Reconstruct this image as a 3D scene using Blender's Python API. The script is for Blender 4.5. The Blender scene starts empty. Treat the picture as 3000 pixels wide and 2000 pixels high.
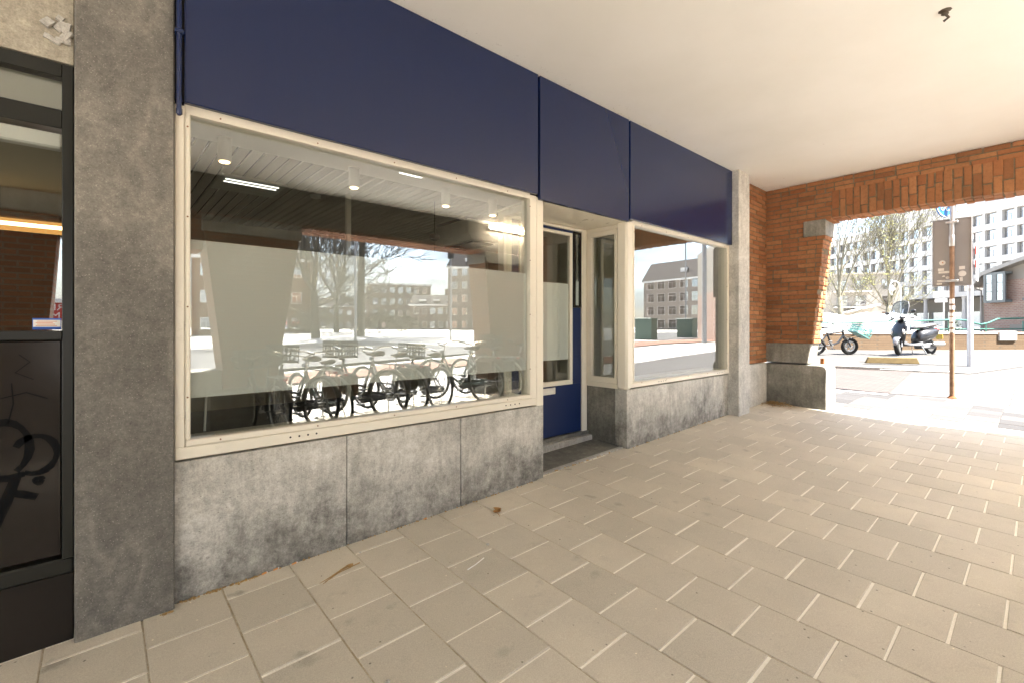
import bpy, math, random
from mathutils import Vector, Matrix
R = math.radians
SC = bpy.context.scene
COL = SC.collection
rnd = random.Random(7)
CAMZ = 1.381

# ------------------------------------------------------------------ ground heights
def gz(x, y):
    w = 1 - min(max((x - 7.7) / 6, 0), 1)
    return .027 * min(max(x, -6), 7.5) + .034 * min(max(y, -2.2), 2.7) * w + .028 * min(max(x - 7.5, 0), 12.5)

# ------------------------------------------------------------------ mesh builder
class MB:
    def __init__(s): s.v = []; s.f = []
    def add(s, vs, fs):
        o = len(s.v); s.v += [tuple(v) for v in vs]; s.f += [tuple(i + o for i in f) for f in fs]; return s
    def box(s, x0, y0, z0, x1, y1, z1):
        v = [(x, y, z) for z in (z0, z1) for y in (y0, y1) for x in (x0, x1)]
        return s.add(v, [(0, 2, 3, 1), (4, 5, 7, 6), (0, 1, 5, 4), (2, 6, 7, 3), (0, 4, 6, 2), (1, 3, 7, 5)])
    def obox(s, c, h, M):
        v = [Vector(c) + M @ Vector((x * h[0], y * h[1], z * h[2])) for z in (-1, 1) for y in (-1, 1) for x in (-1, 1)]
        return s.add(v, [(0, 2, 3, 1), (4, 5, 7, 6), (0, 1, 5, 4), (2, 6, 7, 3), (0, 4, 6, 2), (1, 3, 7, 5)])
    def cbox(s, x0, y0, z0, x1, y1, z1, b):   # bevelled box
        xs = (x0, x1); ys = (y0, y1); zs = (z0, z1); v = []; idx = {}
        for i in (0, 1):
            for j in (0, 1):
                for k in (0, 1):
                    X, Y, Z = xs[i], ys[j], zs[k]; a = b if i == 0 else -b; c = b if j == 0 else -b; d = b if k == 0 else -b
                    idx[i, j, k] = len(v); v += [(X, Y + c, Z + d), (X + a, Y, Z + d), (X + a, Y + c, Z)]
        f = []
        q = lambda *p: f.append(tuple(idx[a[:3]] + a[3] for a in p))
        q((0,0,0,0),(0,0,1,0),(0,1,1,0),(0,1,0,0)); q((1,0,0,0),(1,1,0,0),(1,1,1,0),(1,0,1,0))
        q((0,0,0,1),(1,0,0,1),(1,0,1,1),(0,0,1,1)); q((0,1,0,1),(0,1,1,1),(1,1,1,1),(1,1,0,1))
        q((0,0,0,2),(0,1,0,2),(1,1,0,2),(1,0,0,2)); q((0,0,1,2),(1,0,1,2),(1,1,1,2),(0,1,1,2))
        for j in (0, 1):
            for k in (0, 1): q((0,j,k,1),(1,j,k,1),(1,j,k,2),(0,j,k,2))
        for i in (0, 1):
            for k in (0, 1): q((i,0,k,0),(i,1,k,0),(i,1,k,2),(i,0,k,2))
        for i in (0, 1):
            for j in (0, 1): q((i,j,0,0),(i,j,1,0),(i,j,1,1),(i,j,0,1))
        for i in (0, 1):
            for j in (0, 1):
                for k in (0, 1): q((i,j,k,0),(i,j,k,1),(i,j,k,2))
        return s.add(v, f)
    def tube(s, pts, rad, n=8, cap=True):
        pts = [Vector(p) for p in pts]
        if not isinstance(rad, (list, tuple)): rad = [rad] * len(pts)
        d0 = (pts[1] - pts[0]).normalized(); up = Vector((0, 0, 1)) if abs(d0.z) < .9 else Vector((1, 0, 0))
        u = d0.cross(up).normalized(); vs = []
        for i, p in enumerate(pts):
            d = (pts[min(i + 1, len(pts) - 1)] - pts[max(i - 1, 0)]).normalized()
            u = (u - d * u.dot(d)).normalized(); w = d.cross(u)
            for k in range(n):
                a = 2 * math.pi * k / n; vs.append(p + (u * math.cos(a) + w * math.sin(a)) * rad[i])
        fs = [(i * n + k, i * n + (k + 1) % n, (i + 1) * n + (k + 1) % n, (i + 1) * n + k) for i in range(len(pts) - 1) for k in range(n)]
        if cap: fs += [tuple(reversed(range(n))), tuple(range((len(pts) - 1) * n, len(pts) * n))]
        return s.add(vs, fs)
    def ring(s, c, ax, Rr, r, n=24, m=6, a0=0, a1=2 * math.pi, flat=1.0):   # torus or arc about axis
        ax = Vector(ax).normalized(); t = Vector((0, 0, 1)) if abs(ax.z) < .9 else Vector((1, 0, 0))
        u = ax.cross(t).normalized(); w = u.cross(ax) * -1
        full = abs(a1 - a0 - 2 * math.pi) < 1e-6; N = n if full else n + 1; vs = []
        for i in range(N):
            a = a0 + (a1 - a0) * i / n; d = u * math.cos(a) + w * math.sin(a)
            for k in range(m):
                b = 2 * math.pi * k / m; vs.append(Vector(c) + d * (Rr + r * math.cos(b)) + ax * (r * flat * math.sin(b)))
        fs = [(i * m + k, ((i + 1) % N) * m + k, ((i + 1) % N) * m + (k + 1) % m, i * m + (k + 1) % m) for i in range(n) for k in range(m)]
        return s.add(vs, fs)
    def lathe(s, c, prof, n=16, ax='z'):
        vs = []
        for r, h in prof:
            for k in range(n):
                a = 2 * math.pi * k / n; p = (r * math.cos(a), r * math.sin(a), h)
                if ax == 'x': p = (h, p[0], p[1])
                if ax == 'y': p = (p[0], h, p[1])
                vs.append((c[0] + p[0], c[1] + p[1], c[2] + p[2]))
        L = len(prof)
        fs = [(i * n + k, i * n + (k + 1) % n, (i + 1) * n + (k + 1) % n, (i + 1) * n + k) for i in range(L - 1) for k in range(n)]
        fs += [tuple(reversed(range(n))), tuple(range((L - 1) * n, L * n))]
        return s.add(vs, fs)
    def prism(s, poly, a, b, ax='y'):   # poly in the two other axes, extruded along ax
        def P(p, h): return (h, p[0], p[1]) if ax == 'x' else (p[0], h, p[1]) if ax == 'y' else (p[0], p[1], h)
        n = len(poly)
        return s.add([P(p, a) for p in poly] + [P(p, b) for p in poly],
                     [tuple(range(n)), tuple(reversed(range(n, 2 * n)))] + [(i, i + n, (i + 1) % n + n, (i + 1) % n) for i in range(n)])
    def loft(s, secs, cap=True):
        n = len(secs[0]); vs = [p for q in secs for p in q]
        fs = [(i * n + k, i * n + (k + 1) % n, (i + 1) * n + (k + 1) % n, (i + 1) * n + k) for i in range(len(secs) - 1) for k in range(n)]
        if cap: fs += [tuple(reversed(range(n))), tuple(range((len(secs) - 1) * n, len(secs) * n))]
        return s.add(vs, fs)
    def build(s, name, mat, parent=None, smooth=False, bevel=0, xf=None):
        me = bpy.data.meshes.new(name)
        vs = s.v if xf is None else [tuple(xf @ Vector(v)) for v in s.v]
        off = Vector((0, 0, 0))
        if parent is None and vs:
            a = [min(v[i] for v in vs) for i in range(3)]; b = [max(v[i] for v in vs) for i in range(3)]
            off = Vector(((a[0] + b[0]) / 2, (a[1] + b[1]) / 2, a[2]))
        elif parent is not None: off = base_of(parent)
        me.from_pydata([tuple(Vector(v) - off) for v in vs], [], s.f)
        import bmesh
        bm = bmesh.new(); bm.from_mesh(me); bmesh.ops.recalc_face_normals(bm, faces=bm.faces); bm.to_mesh(me); bm.free()
        if smooth:
            for p in me.polygons: p.use_smooth = True
            if smooth != 'all':
                try: me.set_sharp_from_angle(angle=R(40))
                except Exception: pass
        me.materials.append(mat)
        o = bpy.data.objects.new(name, me); COL.objects.link(o)
        if parent is not None: o.parent = parent
        else: o.location = off
        if bevel:
            m = o.modifiers.new('edge', 'BEVEL'); m.width = bevel; m.segments = 2; m.limit_method = 'ANGLE'; m.angle_limit = R(50)
        return o

BASE = {}
def base_of(o):
    if o.name in BASE: return BASE[o.name]
    b = Vector((0, 0, 0)); p = o
    while p is not None: b = b + p.location; p = p.parent
    return b
def tag(o, label=None, cat=None, group=None, kind=None):
    if label: o['label'] = label
    if cat: o['category'] = cat
    if group: o['group'] = group
    if kind: o['kind'] = kind
    return o
def thing(name, loc, label, cat, group=None, kind=None, rz=0):
    o = bpy.data.objects.new(name, None); o.empty_display_size = .1; COL.objects.link(o)
    o.location = loc; o.rotation_euler.z = rz
    BASE[o.name] = Vector((0, 0, 0)) if rz or getattr(thing, 'local', False) else Vector(loc)
    return tag(o, label, cat, group, kind)
def kids(o): return [c for c in bpy.data.objects if c.parent == o]
def copy_tree(o, parent=None):
    c = o.copy(); COL.objects.link(c); c.parent = parent
    for ch in kids(o): copy_tree(ch, c)
    return c

# ------------------------------------------------------------------ materials
class NT:
    def __init__(s, name):
        s.m = bpy.data.materials.new(name); s.m.use_nodes = True; s.t = s.m.node_tree; s.t.nodes.clear()
        s.out = s.n('ShaderNodeOutputMaterial')
    def n(s, typ, **kw):
        nd = s.t.nodes.new(typ)
        for k, v in kw.items():
            if k.startswith('i_'):
                key = k[2:]; nd.inputs[int(key) if key.isdigit() else key.replace('_', ' ')].default_value = v
            else: setattr(nd, k, v)
        return nd
    def l(s, a, b): s.t.links.new(a, b)
    def coords(s, scale=(1, 1, 1), kind='Object'):
        c = s.n('ShaderNodeTexCoord'); m = s.n('ShaderNodeMapping'); m.inputs['Scale'].default_value = scale
        s.l(c.outputs[kind], m.inputs[0]); return m.outputs[0]
    def world(s, scale=(1, 1, 1)):
        c = s.n('ShaderNodeNewGeometry'); m = s.n('ShaderNodeMapping'); m.inputs['Scale'].default_value = scale
        s.l(c.outputs['Position'], m.inputs[0]); return m.outputs[0]
    def noise(s, vec, scale, detail=4, rough=.6, out='Fac'):
        n = s.n('ShaderNodeTexNoise'); n.inputs['Scale'].default_value = scale; n.inputs['Detail'].default_value = detail; n.inputs['Roughness'].default_value = rough
        s.l(vec, n.inputs['Vector']); return n.outputs[out]
    def ramp(s, fac, stops, interp='LINEAR'):
        r = s.n('ShaderNodeValToRGB'); r.color_ramp.interpolation = interp
        e = r.color_ramp.elements
        while len(e) < len(stops): e.new(.5)
        for k, (p, c) in enumerate(stops):
            e[k].position = p; e[k].color = (c, c, c, 1) if isinstance(c, (int, float)) else (*c, 1)
        s.l(fac, r.inputs[0]); return r.outputs[0]
    def mix(s, fac, a, b, mode='MIX'):
        m = s.n('ShaderNodeMix', data_type='RGBA', blend_type=mode)
        for sock, v in ((m.inputs[0], fac), (m.inputs[6], a), (m.inputs[7], b)):
            if isinstance(v, (int, float)): sock.default_value = v
            elif isinstance(v, tuple): sock.default_value = (*v, 1)
            else: s.l(v, sock)
        return m.outputs[2]
    def math(s, op, a, b=0.0, clamp=False):
        m = s.n('ShaderNodeMath', operation=op); m.use_clamp = clamp
        for i, v in ((0, a), (1, b)):
            if isinstance(v, (int, float)): m.inputs[i].default_value = v
            else: s.l(v, m.inputs[i])
        return m.outputs[0]
    def bsdf(s, col, rough=.5, spec=.5, metal=0, bump=None, bstr=.3, bdist=.01, coat=0):
        b = s.n('ShaderNodeBsdfPrincipled')
        for key, v in (('Base Color', col), ('Roughness', rough), ('Specular IOR Level', spec), ('Metallic', metal), ('Coat Weight', coat)):
            if isinstance(v, (int, float)): b.inputs[key].default_value = v
            elif isinstance(v, tuple): b.inputs[key].default_value = (*v, 1)
            else: s.l(v, b.inputs[key])
        if bump is not None:
            bp = s.n('ShaderNodeBump'); bp.inputs['Strength'].default_value = bstr; bp.inputs['Distance'].default_value = bdist
            s.l(bump, bp.inputs['Height']); s.l(bp.outputs[0], b.inputs['Normal'])
        s.l(b.outputs[0], s.out.inputs[0]); return b

def plain(name, col, rough=.5, spec=.5, metal=0, var=.12, vscale=6, bump=.05, coat=0):
    t = NT(name); c = t.coords(); n = t.noise(c, vscale, 5)
    lo = tuple(v * (1 - var) for v in col); hi = tuple(min(1, v * (1 + var)) for v in col)
    cc = t.ramp(n, [(.3, lo), (.7, hi)])
    rr = t.math('ADD', t.math('MULTIPLY', t.noise(c, vscale * 4, 3), .12), max(0, rough - .06))
    t.bsdf(cc, rr, spec, metal, bump=t.noise(c, vscale * 12, 3) if bump else None, bstr=bump, coat=coat)
    return t.m

def m_emit(name, col, st):
    t = NT(name); e = t.n('ShaderNodeEmission'); e.inputs[0].default_value = (*col, 1); e.inputs[1].default_value = st
    t.l(e.outputs[0], t.out.inputs[0]); return t.m

def m_slab(name, base, stain=1.0, var=.10):
    t = NT(name); w = t.world(); g = t.n('ShaderNodeNewGeometry'); rv = g.outputs['Random Per Island']
    b = t.ramp(rv, [(0, tuple(v * (1 - var) for v in base)), (.5, base), (1, tuple(v * (1 + var) for v in base))])
    big = t.noise(w, 1.6, 4, .65); b = t.mix(t.math('MULTIPLY', t.ramp(big, [(.35, 1), (.65, 0)]), .26 * stain), b, tuple(v * .72 for v in base))
    mid = t.noise(w, 7, 6, .7); b = t.mix(t.math('MULTIPLY', t.ramp(mid, [(.58, 0), (.72, 1)]), .14 * stain), b, tuple(v * .55 for v in base))
    v = t.n('ShaderNodeTexVoronoi', feature='F1'); v.inputs['Scale'].default_value = 5.5; v.inputs['Randomness'].default_value = 1
    dn = t.n('ShaderNodeMix', data_type='VECTOR'); dn.inputs[0].default_value = .12; t.l(w, dn.inputs[4]); t.l(t.noise(w, 9, 3, .6, 'Color'), dn.inputs[5])
    t.l(dn.outputs[1], v.inputs['Vector'])
    sel = t.math('GREATER_THAN', t.math('FRACT', t.math('MULTIPLY', v.outputs['Color'], 7.31)), .62)
    sepw = t.n('ShaderNodeSeparateXYZ'); t.l(w, sepw.inputs[0])
    spot = t.math('MULTIPLY', t.ramp(v.outputs['Distance'], [(.07, 1), (.20, 0)]), t.math('MULTIPLY', sel, t.ramp(t.math('MULTIPLY', sepw.outputs[1], .35), [(.25, .12), (.85, 1)])))
    v2 = t.n('ShaderNodeTexVoronoi'); v2.inputs['Scale'].default_value = 26; t.l(w, v2.inputs['Vector'])
    sel2 = t.math('GREATER_THAN', t.math('FRACT', t.math('MULTIPLY', v2.outputs['Color'], 5.9)), .90)
    b = t.mix(t.math('MULTIPLY', t.math('MULTIPLY', t.ramp(v2.outputs['Distance'], [(.07, 1), (.16, 0)]), sel2), .55 * stain), b, (.10, .09, .075))
    sel3 = t.math('LESS_THAN', t.math('FRACT', t.math('MULTIPLY', v2.outputs['Color'], 5.9)), .07)
    b = t.mix(t.math('MULTIPLY', t.math('MULTIPLY', t.ramp(v2.outputs['Distance'], [(.05, 1), (.12, 0)]), sel3), .6 * stain), b, tuple(min(1, q * 1.6) for q in base))
    b = t.mix(t.math('MULTIPLY', spot, .62 * min(stain, 1.0)), b, tuple(v_ * .45 for v_ in base))
    fine = t.noise(w, 220, 3, .7); b = t.mix(.24, b, t.ramp(fine, [(.35, .12), (.7, .75)]), 'OVERLAY')
    pale = t.noise(w, 30, 5, .8); b = t.mix(t.math('MULTIPLY', t.ramp(pale, [(.68, 0), (.76, 1)]), .4), b, tuple(min(1, v_ * 1.45) for v_ in base))
    t.bsdf(b, t.ramp(mid, [(.3, .62), (.7, .8)]), .35, bump=t.math('ADD', t.math('MULTIPLY', fine, .4), mid), bstr=.25, bdist=.004)
    return t.m

def m_concrete(name, lo, hi, stain=(.10, .10, .09), zdark=0.0, speck=0, base_z=.15):
    t = NT(name); w = t.world(); st = t.world((5, 5, .9))
    n = t.noise(w, 3.2, 8, .68); s2 = t.noise(st, 3.2, 7, .7)
    c = t.ramp(t.math('ADD', t.math('MULTIPLY', n, .55), t.math('MULTIPLY', s2, .45)), [(.36, lo), (.62, hi)])
    c = t.mix(t.math('MULTIPLY', t.ramp(t.noise(w, 1.7, 6, .75), [(.52, 0), (.68, 1)]), .45), c, tuple(v * .72 for v in lo))
    if zdark:   # damp and splash dirt with ragged edge along the foot of the wall
        sep = t.n('ShaderNodeSeparateXYZ'); t.l(t.world(), sep.inputs[0])
        hgt = t.math('SUBTRACT', sep.outputs[2], t.math('ADD', t.math('MULTIPLY', sep.outputs[0], .027), base_z))
        a_ = t.math('MULTIPLY', t.math('SUBTRACT', t.noise(w, 2.4, 7, .72), .5), -1.05)
        b_ = t.math('MULTIPLY', t.math('SUBTRACT', t.noise(t.world((4, 4, 1.3)), 4, 7, .8), .5), -.55)
        k = t.math('ADD', t.math('ADD', hgt, -.03), t.math('ADD', a_, b_))
        k2 = t.math('MULTIPLY', t.ramp(k, [(0.0, 1), (.38, 0)]), t.ramp(t.noise(w, 9, 7, .8), [(.36, .35), (.6, 1)]))
        sv = t.n('ShaderNodeTexVoronoi'); sv.inputs['Scale'].default_value = 30; t.l(w, sv.inputs['Vector'])
        ss = t.math('GREATER_THAN', t.math('FRACT', t.math('MULTIPLY', sv.outputs['Color'], 3.7)), .62)
        spl = t.math('MULTIPLY', t.math('MULTIPLY', t.ramp(sv.outputs['Distance'], [(.16, 1), (.34, 0)]), ss), t.math('MULTIPLY', t.ramp(hgt, [(.05, 1), (.36, 0)]), t.ramp(t.noise(w, 2.1, 3), [(.45, 0), (.58, 1)])))
        k2 = t.math('MAXIMUM', k2, t.math('MULTIPLY', spl, .8))
        c = t.mix(t.math('MULTIPLY', k2, zdark), c, stain)
    pits = t.n('ShaderNodeTexVoronoi'); pits.inputs['Scale'].default_value = 46; t.l(w, pits.inputs['Vector'])
    sel = t.math('GREATER_THAN', t.math('FRACT', t.math('MULTIPLY', pits.outputs['Color'], 5.13)), .80)
    pit = t.math('MULTIPLY', t.ramp(pits.outputs['Distance'], [(.08, 1), (.20, 0)]), sel)
    c = t.mix(t.math('MULTIPLY', pit, .55), c, tuple(v * .4 for v in lo))
    if speck:
        vv = t.n('ShaderNodeTexVoronoi'); vv.inputs['Scale'].default_value = 150; t.l(w, vv.inputs['Vector'])
        s3 = t.math('GREATER_THAN', t.math('FRACT', t.math('MULTIPLY', vv.outputs['Color'], 9.7)), .70)
        sp = t.math('MULTIPLY', t.ramp(vv.outputs['Distance'], [(.16, 1), (.30, 0)]), s3)
        c = t.mix(t.math('MULTIPLY', sp, speck), c, (.62, .58, .50))
        wash = t.noise(t.world((1, 1, .5)), 2.3, 3, .55)
        c = t.mix(t.math('MULTIPLY', t.ramp(wash, [(.52, 0), (.57, 1), (.60, .1), (.66, .8)]), .17), c, (.50, .46, .38))
    gr_ = t.noise(w, 34, 6, .8); c = t.mix(.30, c, t.ramp(gr_, [(.36, .18), (.64, .80)]), 'OVERLAY')
    lg = t.noise(w, .9, 4, .6); c = t.mix(.28, c, t.ramp(lg, [(.35, .25), (.65, .75)]), 'OVERLAY')
    fine = t.noise(w, 130, 4, .7); c = t.mix(.30, c, t.ramp(fine, [(.3, .12), (.7, .85)]), 'OVERLAY')
    t.bsdf(c, t.ramp(n, [(.3, .55), (.7, .78)]), .4, bump=t.math('SUBTRACT', t.math('ADD', t.math('MULTIPLY', fine, .3), n), pit), bstr=.3, bdist=.004)
    return t.m

def m_brickgeo(name, cols):
    t = NT(name); w = t.world(); g = t.n('ShaderNodeNewGeometry')
    b = t.ramp(g.outputs['Random Per Island'], [(i / (len(cols) - 1), c) for i, c in enumerate(cols)])
    n = t.noise(w, 26, 6, .7); b = t.mix(t.math('MULTIPLY', t.ramp(n, [(.48, 0), (.7, 1)]), .38), b, tuple(v * .5 for v in cols[0]))
    big = t.noise(w, 2.2, 5, .7); b = t.mix(t.math('MULTIPLY', t.ramp(big, [(.45, 0), (.65, 1)]), .30), b, (.15, .080, .038))
    pale = t.noise(w, 60, 4, .8); b = t.mix(t.math('MULTIPLY', t.ramp(pale, [(.68, 0), (.74, 1)]), .6), b, (.6, .5, .4))
    t.bsdf(b, .8, .25, bump=t.noise(w, 90, 5, .75), bstr=.7, bdist=.006)
    return t.m

def m_bricktex(name, c1, c2, mortar, bw=.21, bh=.0625, ms=.010, offset=.5, flat=False, bstr=.5):
    t = NT(name); g = t.n('ShaderNodeNewGeometry'); sep = t.n('ShaderNodeSeparateXYZ'); t.l(g.outputs['Position'], sep.inputs[0])
    cb = t.n('ShaderNodeCombineXYZ')
    if flat: t.l(sep.outputs[0], cb.inputs[1]); t.l(sep.outputs[1], cb.inputs[0])
    else: t.l(t.math('ADD', sep.outputs[0], sep.outputs[1]), cb.inputs[0]); t.l(sep.outputs[2], cb.inputs[1])
    br = t.n('ShaderNodeTexBrick'); br.offset = offset
    for k, v in (('Color1', c1), ('Color2', c2), ('Mortar', mortar)): br.inputs[k].default_value = (*v, 1)
    br.inputs['Scale'].default_value = 1; br.inputs['Mortar Size'].default_value = ms; br.inputs['Mortar Smooth'].default_value = .2
    br.inputs['Brick Width'].default_value = bw; br.inputs['Row Height'].default_value = bh; br.inputs['Bias'].default_value = -.1
    t.l(cb.outputs[0], br.inputs['Vector'])
    w = t.world(); n = t.noise(w, 2, 6, .7)
    c = t.mix(t.math('MULTIPLY', t.ramp(n, [(.4, 0), (.7, 1)]), .35), br.outputs['Color'], tuple(v * .6 for v in c1))
    c = t.mix(.25, c, t.ramp(t.noise(w, 40, 4, .7), [(.3, .2), (.7, .8)]), 'OVERLAY')
    h = t.math('SUBTRACT', t.math('MULTIPLY', n, .2), br.outputs['Fac'])
    t.bsdf(c, .8, .3, bump=h, bstr=bstr, bdist=.006)
    return t.m

def m_glass(name, base=.10, tint=(.93, .95, .93), rough=0.0):
    t = NT(name); g = t.n('ShaderNodeNewGeometry'); dt = t.n('ShaderNodeVectorMath', operation='DOT_PRODUCT')
    t.l(g.outputs['Incoming'], dt.inputs[0]); t.l(g.outputs['Normal'], dt.inputs[1])
    sch = t.math('POWER', t.math('SUBTRACT', 1.0, t.math('ABSOLUTE', dt.outputs['Value'])), 5.0)   # Schlick reflectance, same from both sides
    fac = t.math('ADD', t.math('MULTIPLY', sch, .9), base + .04, True)
    tr = t.n('ShaderNodeBsdfTransparent'); tr.inputs[0].default_value = (*tint, 1)
    gl = t.n('ShaderNodeBsdfGlossy'); gl.inputs['Roughness'].default_value = rough; gl.inputs['Color'].default_value = (.97, .98, 1, 1)
    mx = t.n('ShaderNodeMixShader'); t.l(fac, mx.inputs[0]); t.l(tr.outputs[0], mx.inputs[1]); t.l(gl.outputs[0], mx.inputs[2])
    t.l(mx.outputs[0], t.out.inputs[0]); return t.m

def m_film(name, col, trans=.5, clear=0.0):
    t = NT(name); d = t.n('ShaderNodeBsdfDiffuse'); d.inputs[0].default_value = (*col, 1)
    r = t.n('ShaderNodeBsdfTranslucent'); r.inputs[0].default_value = (*col, 1)
    mx = t.n('ShaderNodeMixShader'); mx.inputs[0].default_value = trans; t.l(d.outputs[0], mx.inputs[1]); t.l(r.outputs[0], mx.inputs[2])
    o = mx.outputs[0]
    if clear:
        tr = t.n('ShaderNodeBsdfTransparent'); m2 = t.n('ShaderNodeMixShader'); m2.inputs[0].default_value = clear
        t.l(o, m2.inputs[1]); t.l(tr.outputs[0], m2.inputs[2]); o = m2.outputs[0]
    t.l(o, t.out.inputs[0]); return t.m

def m_paint(name, col, rough=.3, dirt=.25, coat=0, spec=.5):
    t = NT(name); w = t.world(); n = t.noise(w, 2.5, 6, .7)
    c = t.mix(t.math('MULTIPLY', t.ramp(n, [(.5, 0), (.75, 1)]), dirt), col, tuple(v * .6 for v in col))
    sc = t.noise(t.world((40, 40, 6)), 3, 3, .8)
    c = t.mix(t.math('MULTIPLY', t.ramp(sc, [(.72, 0), (.8, 1)]), dirt * .5), c, tuple(min(1, v * 1.5 + .05) for v in col))
    t.bsdf(c, t.math('ADD', t.math('MULTIPLY', t.noise(w, 9, 5, .7), .2), rough - .1), spec, bump=t.noise(w, 14, 3), bstr=.04, coat=coat)
    return t.m

M = {}
M['slab'] = m_slab('paving_slab', (.575, .525, .425), 1.5, .085)
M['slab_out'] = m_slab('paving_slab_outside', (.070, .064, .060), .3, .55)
def m_sand():
    t = NT('joint_sand'); w = t.world(); sep = t.n('ShaderNodeSeparateXYZ'); t.l(w, sep.inputs[0])
    fx = t.math('FRACT', t.math('DIVIDE', t.math('SUBTRACT', sep.outputs[0], 1.0637 - .309 * 40), .309))
    edge_ = t.math('GREATER_THAN', t.math('ABSOLUTE', t.math('SUBTRACT', fx, .5)), .482)      # the long joints hold more dirt
    n = t.noise(w, 9, 6, .75); g = t.noise(w, 120, 3, .7)
    dirt = t.math('MULTIPLY', edge_, t.ramp(n, [(.30, .55), (.62, 1)]))
    near = t.math('MULTIPLY', t.ramp(t.math('MULTIPLY', sep.outputs[1], .3), [(.45, 0), (.78, .7)]), t.ramp(n, [(.42, 0), (.62, .8)]))
    c = t.mix(t.math('MAXIMUM', dirt, near), (.84, .80, .70), (.36, .30, .20))
    c = t.mix(.3, c, t.ramp(g, [(.35, .2), (.65, .8)]), 'OVERLAY'); t.bsdf(c, .95, .1, bump=g, bstr=.5); return t.m
M['sand'] = m_sand()
M['plinth'] = m_concrete('plinth_concrete', (.36, .347, .305), (.66, .64, .58), (.105, .10, .088), .9, base_z=.11)
M['terrazzo'] = m_concrete('terrazzo_stone', (.135, .126, .110), (.178, .167, .146), (.055, .055, .05), .5, speck=.34, base_z=.06)
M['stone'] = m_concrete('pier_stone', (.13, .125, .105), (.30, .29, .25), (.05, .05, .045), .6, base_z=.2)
M['stone_pale'] = m_concrete('pale_stone', (.36, .345, .31), (.60, .58, .53), (.2, .2, .18), .4, base_z=.2)
def m_blue():
    t = NT('blue_panel_paint'); w = t.world(); st = t.noise(t.world((6, 6, .5)), 3, 4, .6)
    c = t.mix(t.math('MULTIPLY', t.ramp(st, [(.3, 0), (.8, 1)]), .025), (.0045, .0145, .066), (.05, .056, .08))
    c = t.mix(t.math('MULTIPLY', t.noise(w, 1.1, 2, .5), .015), c, (.09, .10, .13)); t.bsdf(c, .20, .55); return t.m
M['blue'] = m_blue()
M['blue_door'] = m_paint('blue_door_paint', (.006, .020, .085), .32, .15)
M['cream'] = m_paint('cream_frame_paint', (.80, .75, .63), .30, .12)
M['ceil'] = None
M['brick'] = m_brickgeo('orange_brick', [(.225, .098, .044), (.33, .138, .058), (.37, .162, .070), (.28, .112, .047), (.41, .19, .084), (.33, .145, .066)])
M['mortar'] = plain('mortar', (.17, .135, .09), .95, .1, var=.3, vscale=25)
M['bricktex'] = m_bricktex('street_brick', (.21, .085, .036), (.15, .06, .026), (.15, .125, .095))
M['glass'] = m_glass('window_glass', .13)
M['glass_door'] = m_glass('door_glass', .06)
M['glass_dark'] = m_glass('far_glass', .12, (.5, .55, .58))
M['film'] = m_film('frosted_film', (.90, .90, .875), .08)
M['frost'] = m_film('frosted_glass', (.33, .31, .24), .45, .12)
M['black'] = m_paint('black_gloss', (.022, .0185, .016), .16, .06, spec=.22)
M['darkframe'] = m_paint('dark_frame_paint', (.015, .0155, .013), .32, .15, spec=.35)
M['spray'] = plain('black_spray_paint', (.003, .003, .003), .6, .1)
M['gap'] = plain('gap_shade', (.012, .011, .010), .9, .1)  # near-black colour painted in for the shade inside gaps and holes
M['rust'] = plain('rusty_steel', (.22, .085, .03), .85, .2, var=.4, vscale=18)
M['steel'] = plain('galvanised_steel', (.48, .48, .46), .4, .5, .8, var=.15, vscale=12)
M['chrome'] = plain('chrome', (.75, .75, .75), .15, .5, 1, var=.03)
M['rubber'] = plain('rubber', (.015, .015, .014), .8, .3)
M['white'] = m_paint('white_paint', (.80, .79, .75), .45, .08)
M['white_plastic'] = plain('white_plastic', (.75, .72, .65), .4, .5, var=.05)
M['black_plastic'] = plain('black_plastic', (.015, .015, .016), .45, .5, var=.2)
M['leather'] = plain('saddle_leather', (.05, .03, .02), .55, .4, var=.2)
M['in_wall'] = plain('interior_wall_paint', (.44, .41, .32), .8, .2, var=.06, vscale=1)
M['in_white'] = plain('interior_white_paint', (.82, .79, .72), .7, .2, var=.04, vscale=1)
M['in_floor'] = plain('interior_floor', (.045, .055, .065), .5, .4, var=.2, vscale=3)
M['slat'] = plain('ceiling_slat', (.42, .395, .325), .45, .4, var=.08, vscale=2)
M['shop_dark'] = plain('dark_shop_wall', (.022, .018, .014), .8, .2, var=.3, vscale=2)
M['plaster'] = m_concrete('old_plaster', (.30, .27, .21), (.46, .42, .34), (.2, .18, .15), 0)
M['sticker_blue'] = plain('sticker_blue', (.02, .10, .45), .5)
M['sticker_white'] = plain('sticker_white', (.78, .76, .70), .5)
M['orange_ink'] = plain('orange_ink', (.65, .22, .07), .6)
M['tube'] = m_emit('fluorescent_tube', (1, .86, .68), 70)
M['spot'] = m_emit('spot_lens', (1, .62, .30), 1.6)
M['tube_shop'] = m_emit('shop_tube', (1, .66, .30), 1.5)
M['tube_cover'] = m_emit('shop_tube_cover', (1, .48, .13), .13)

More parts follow.
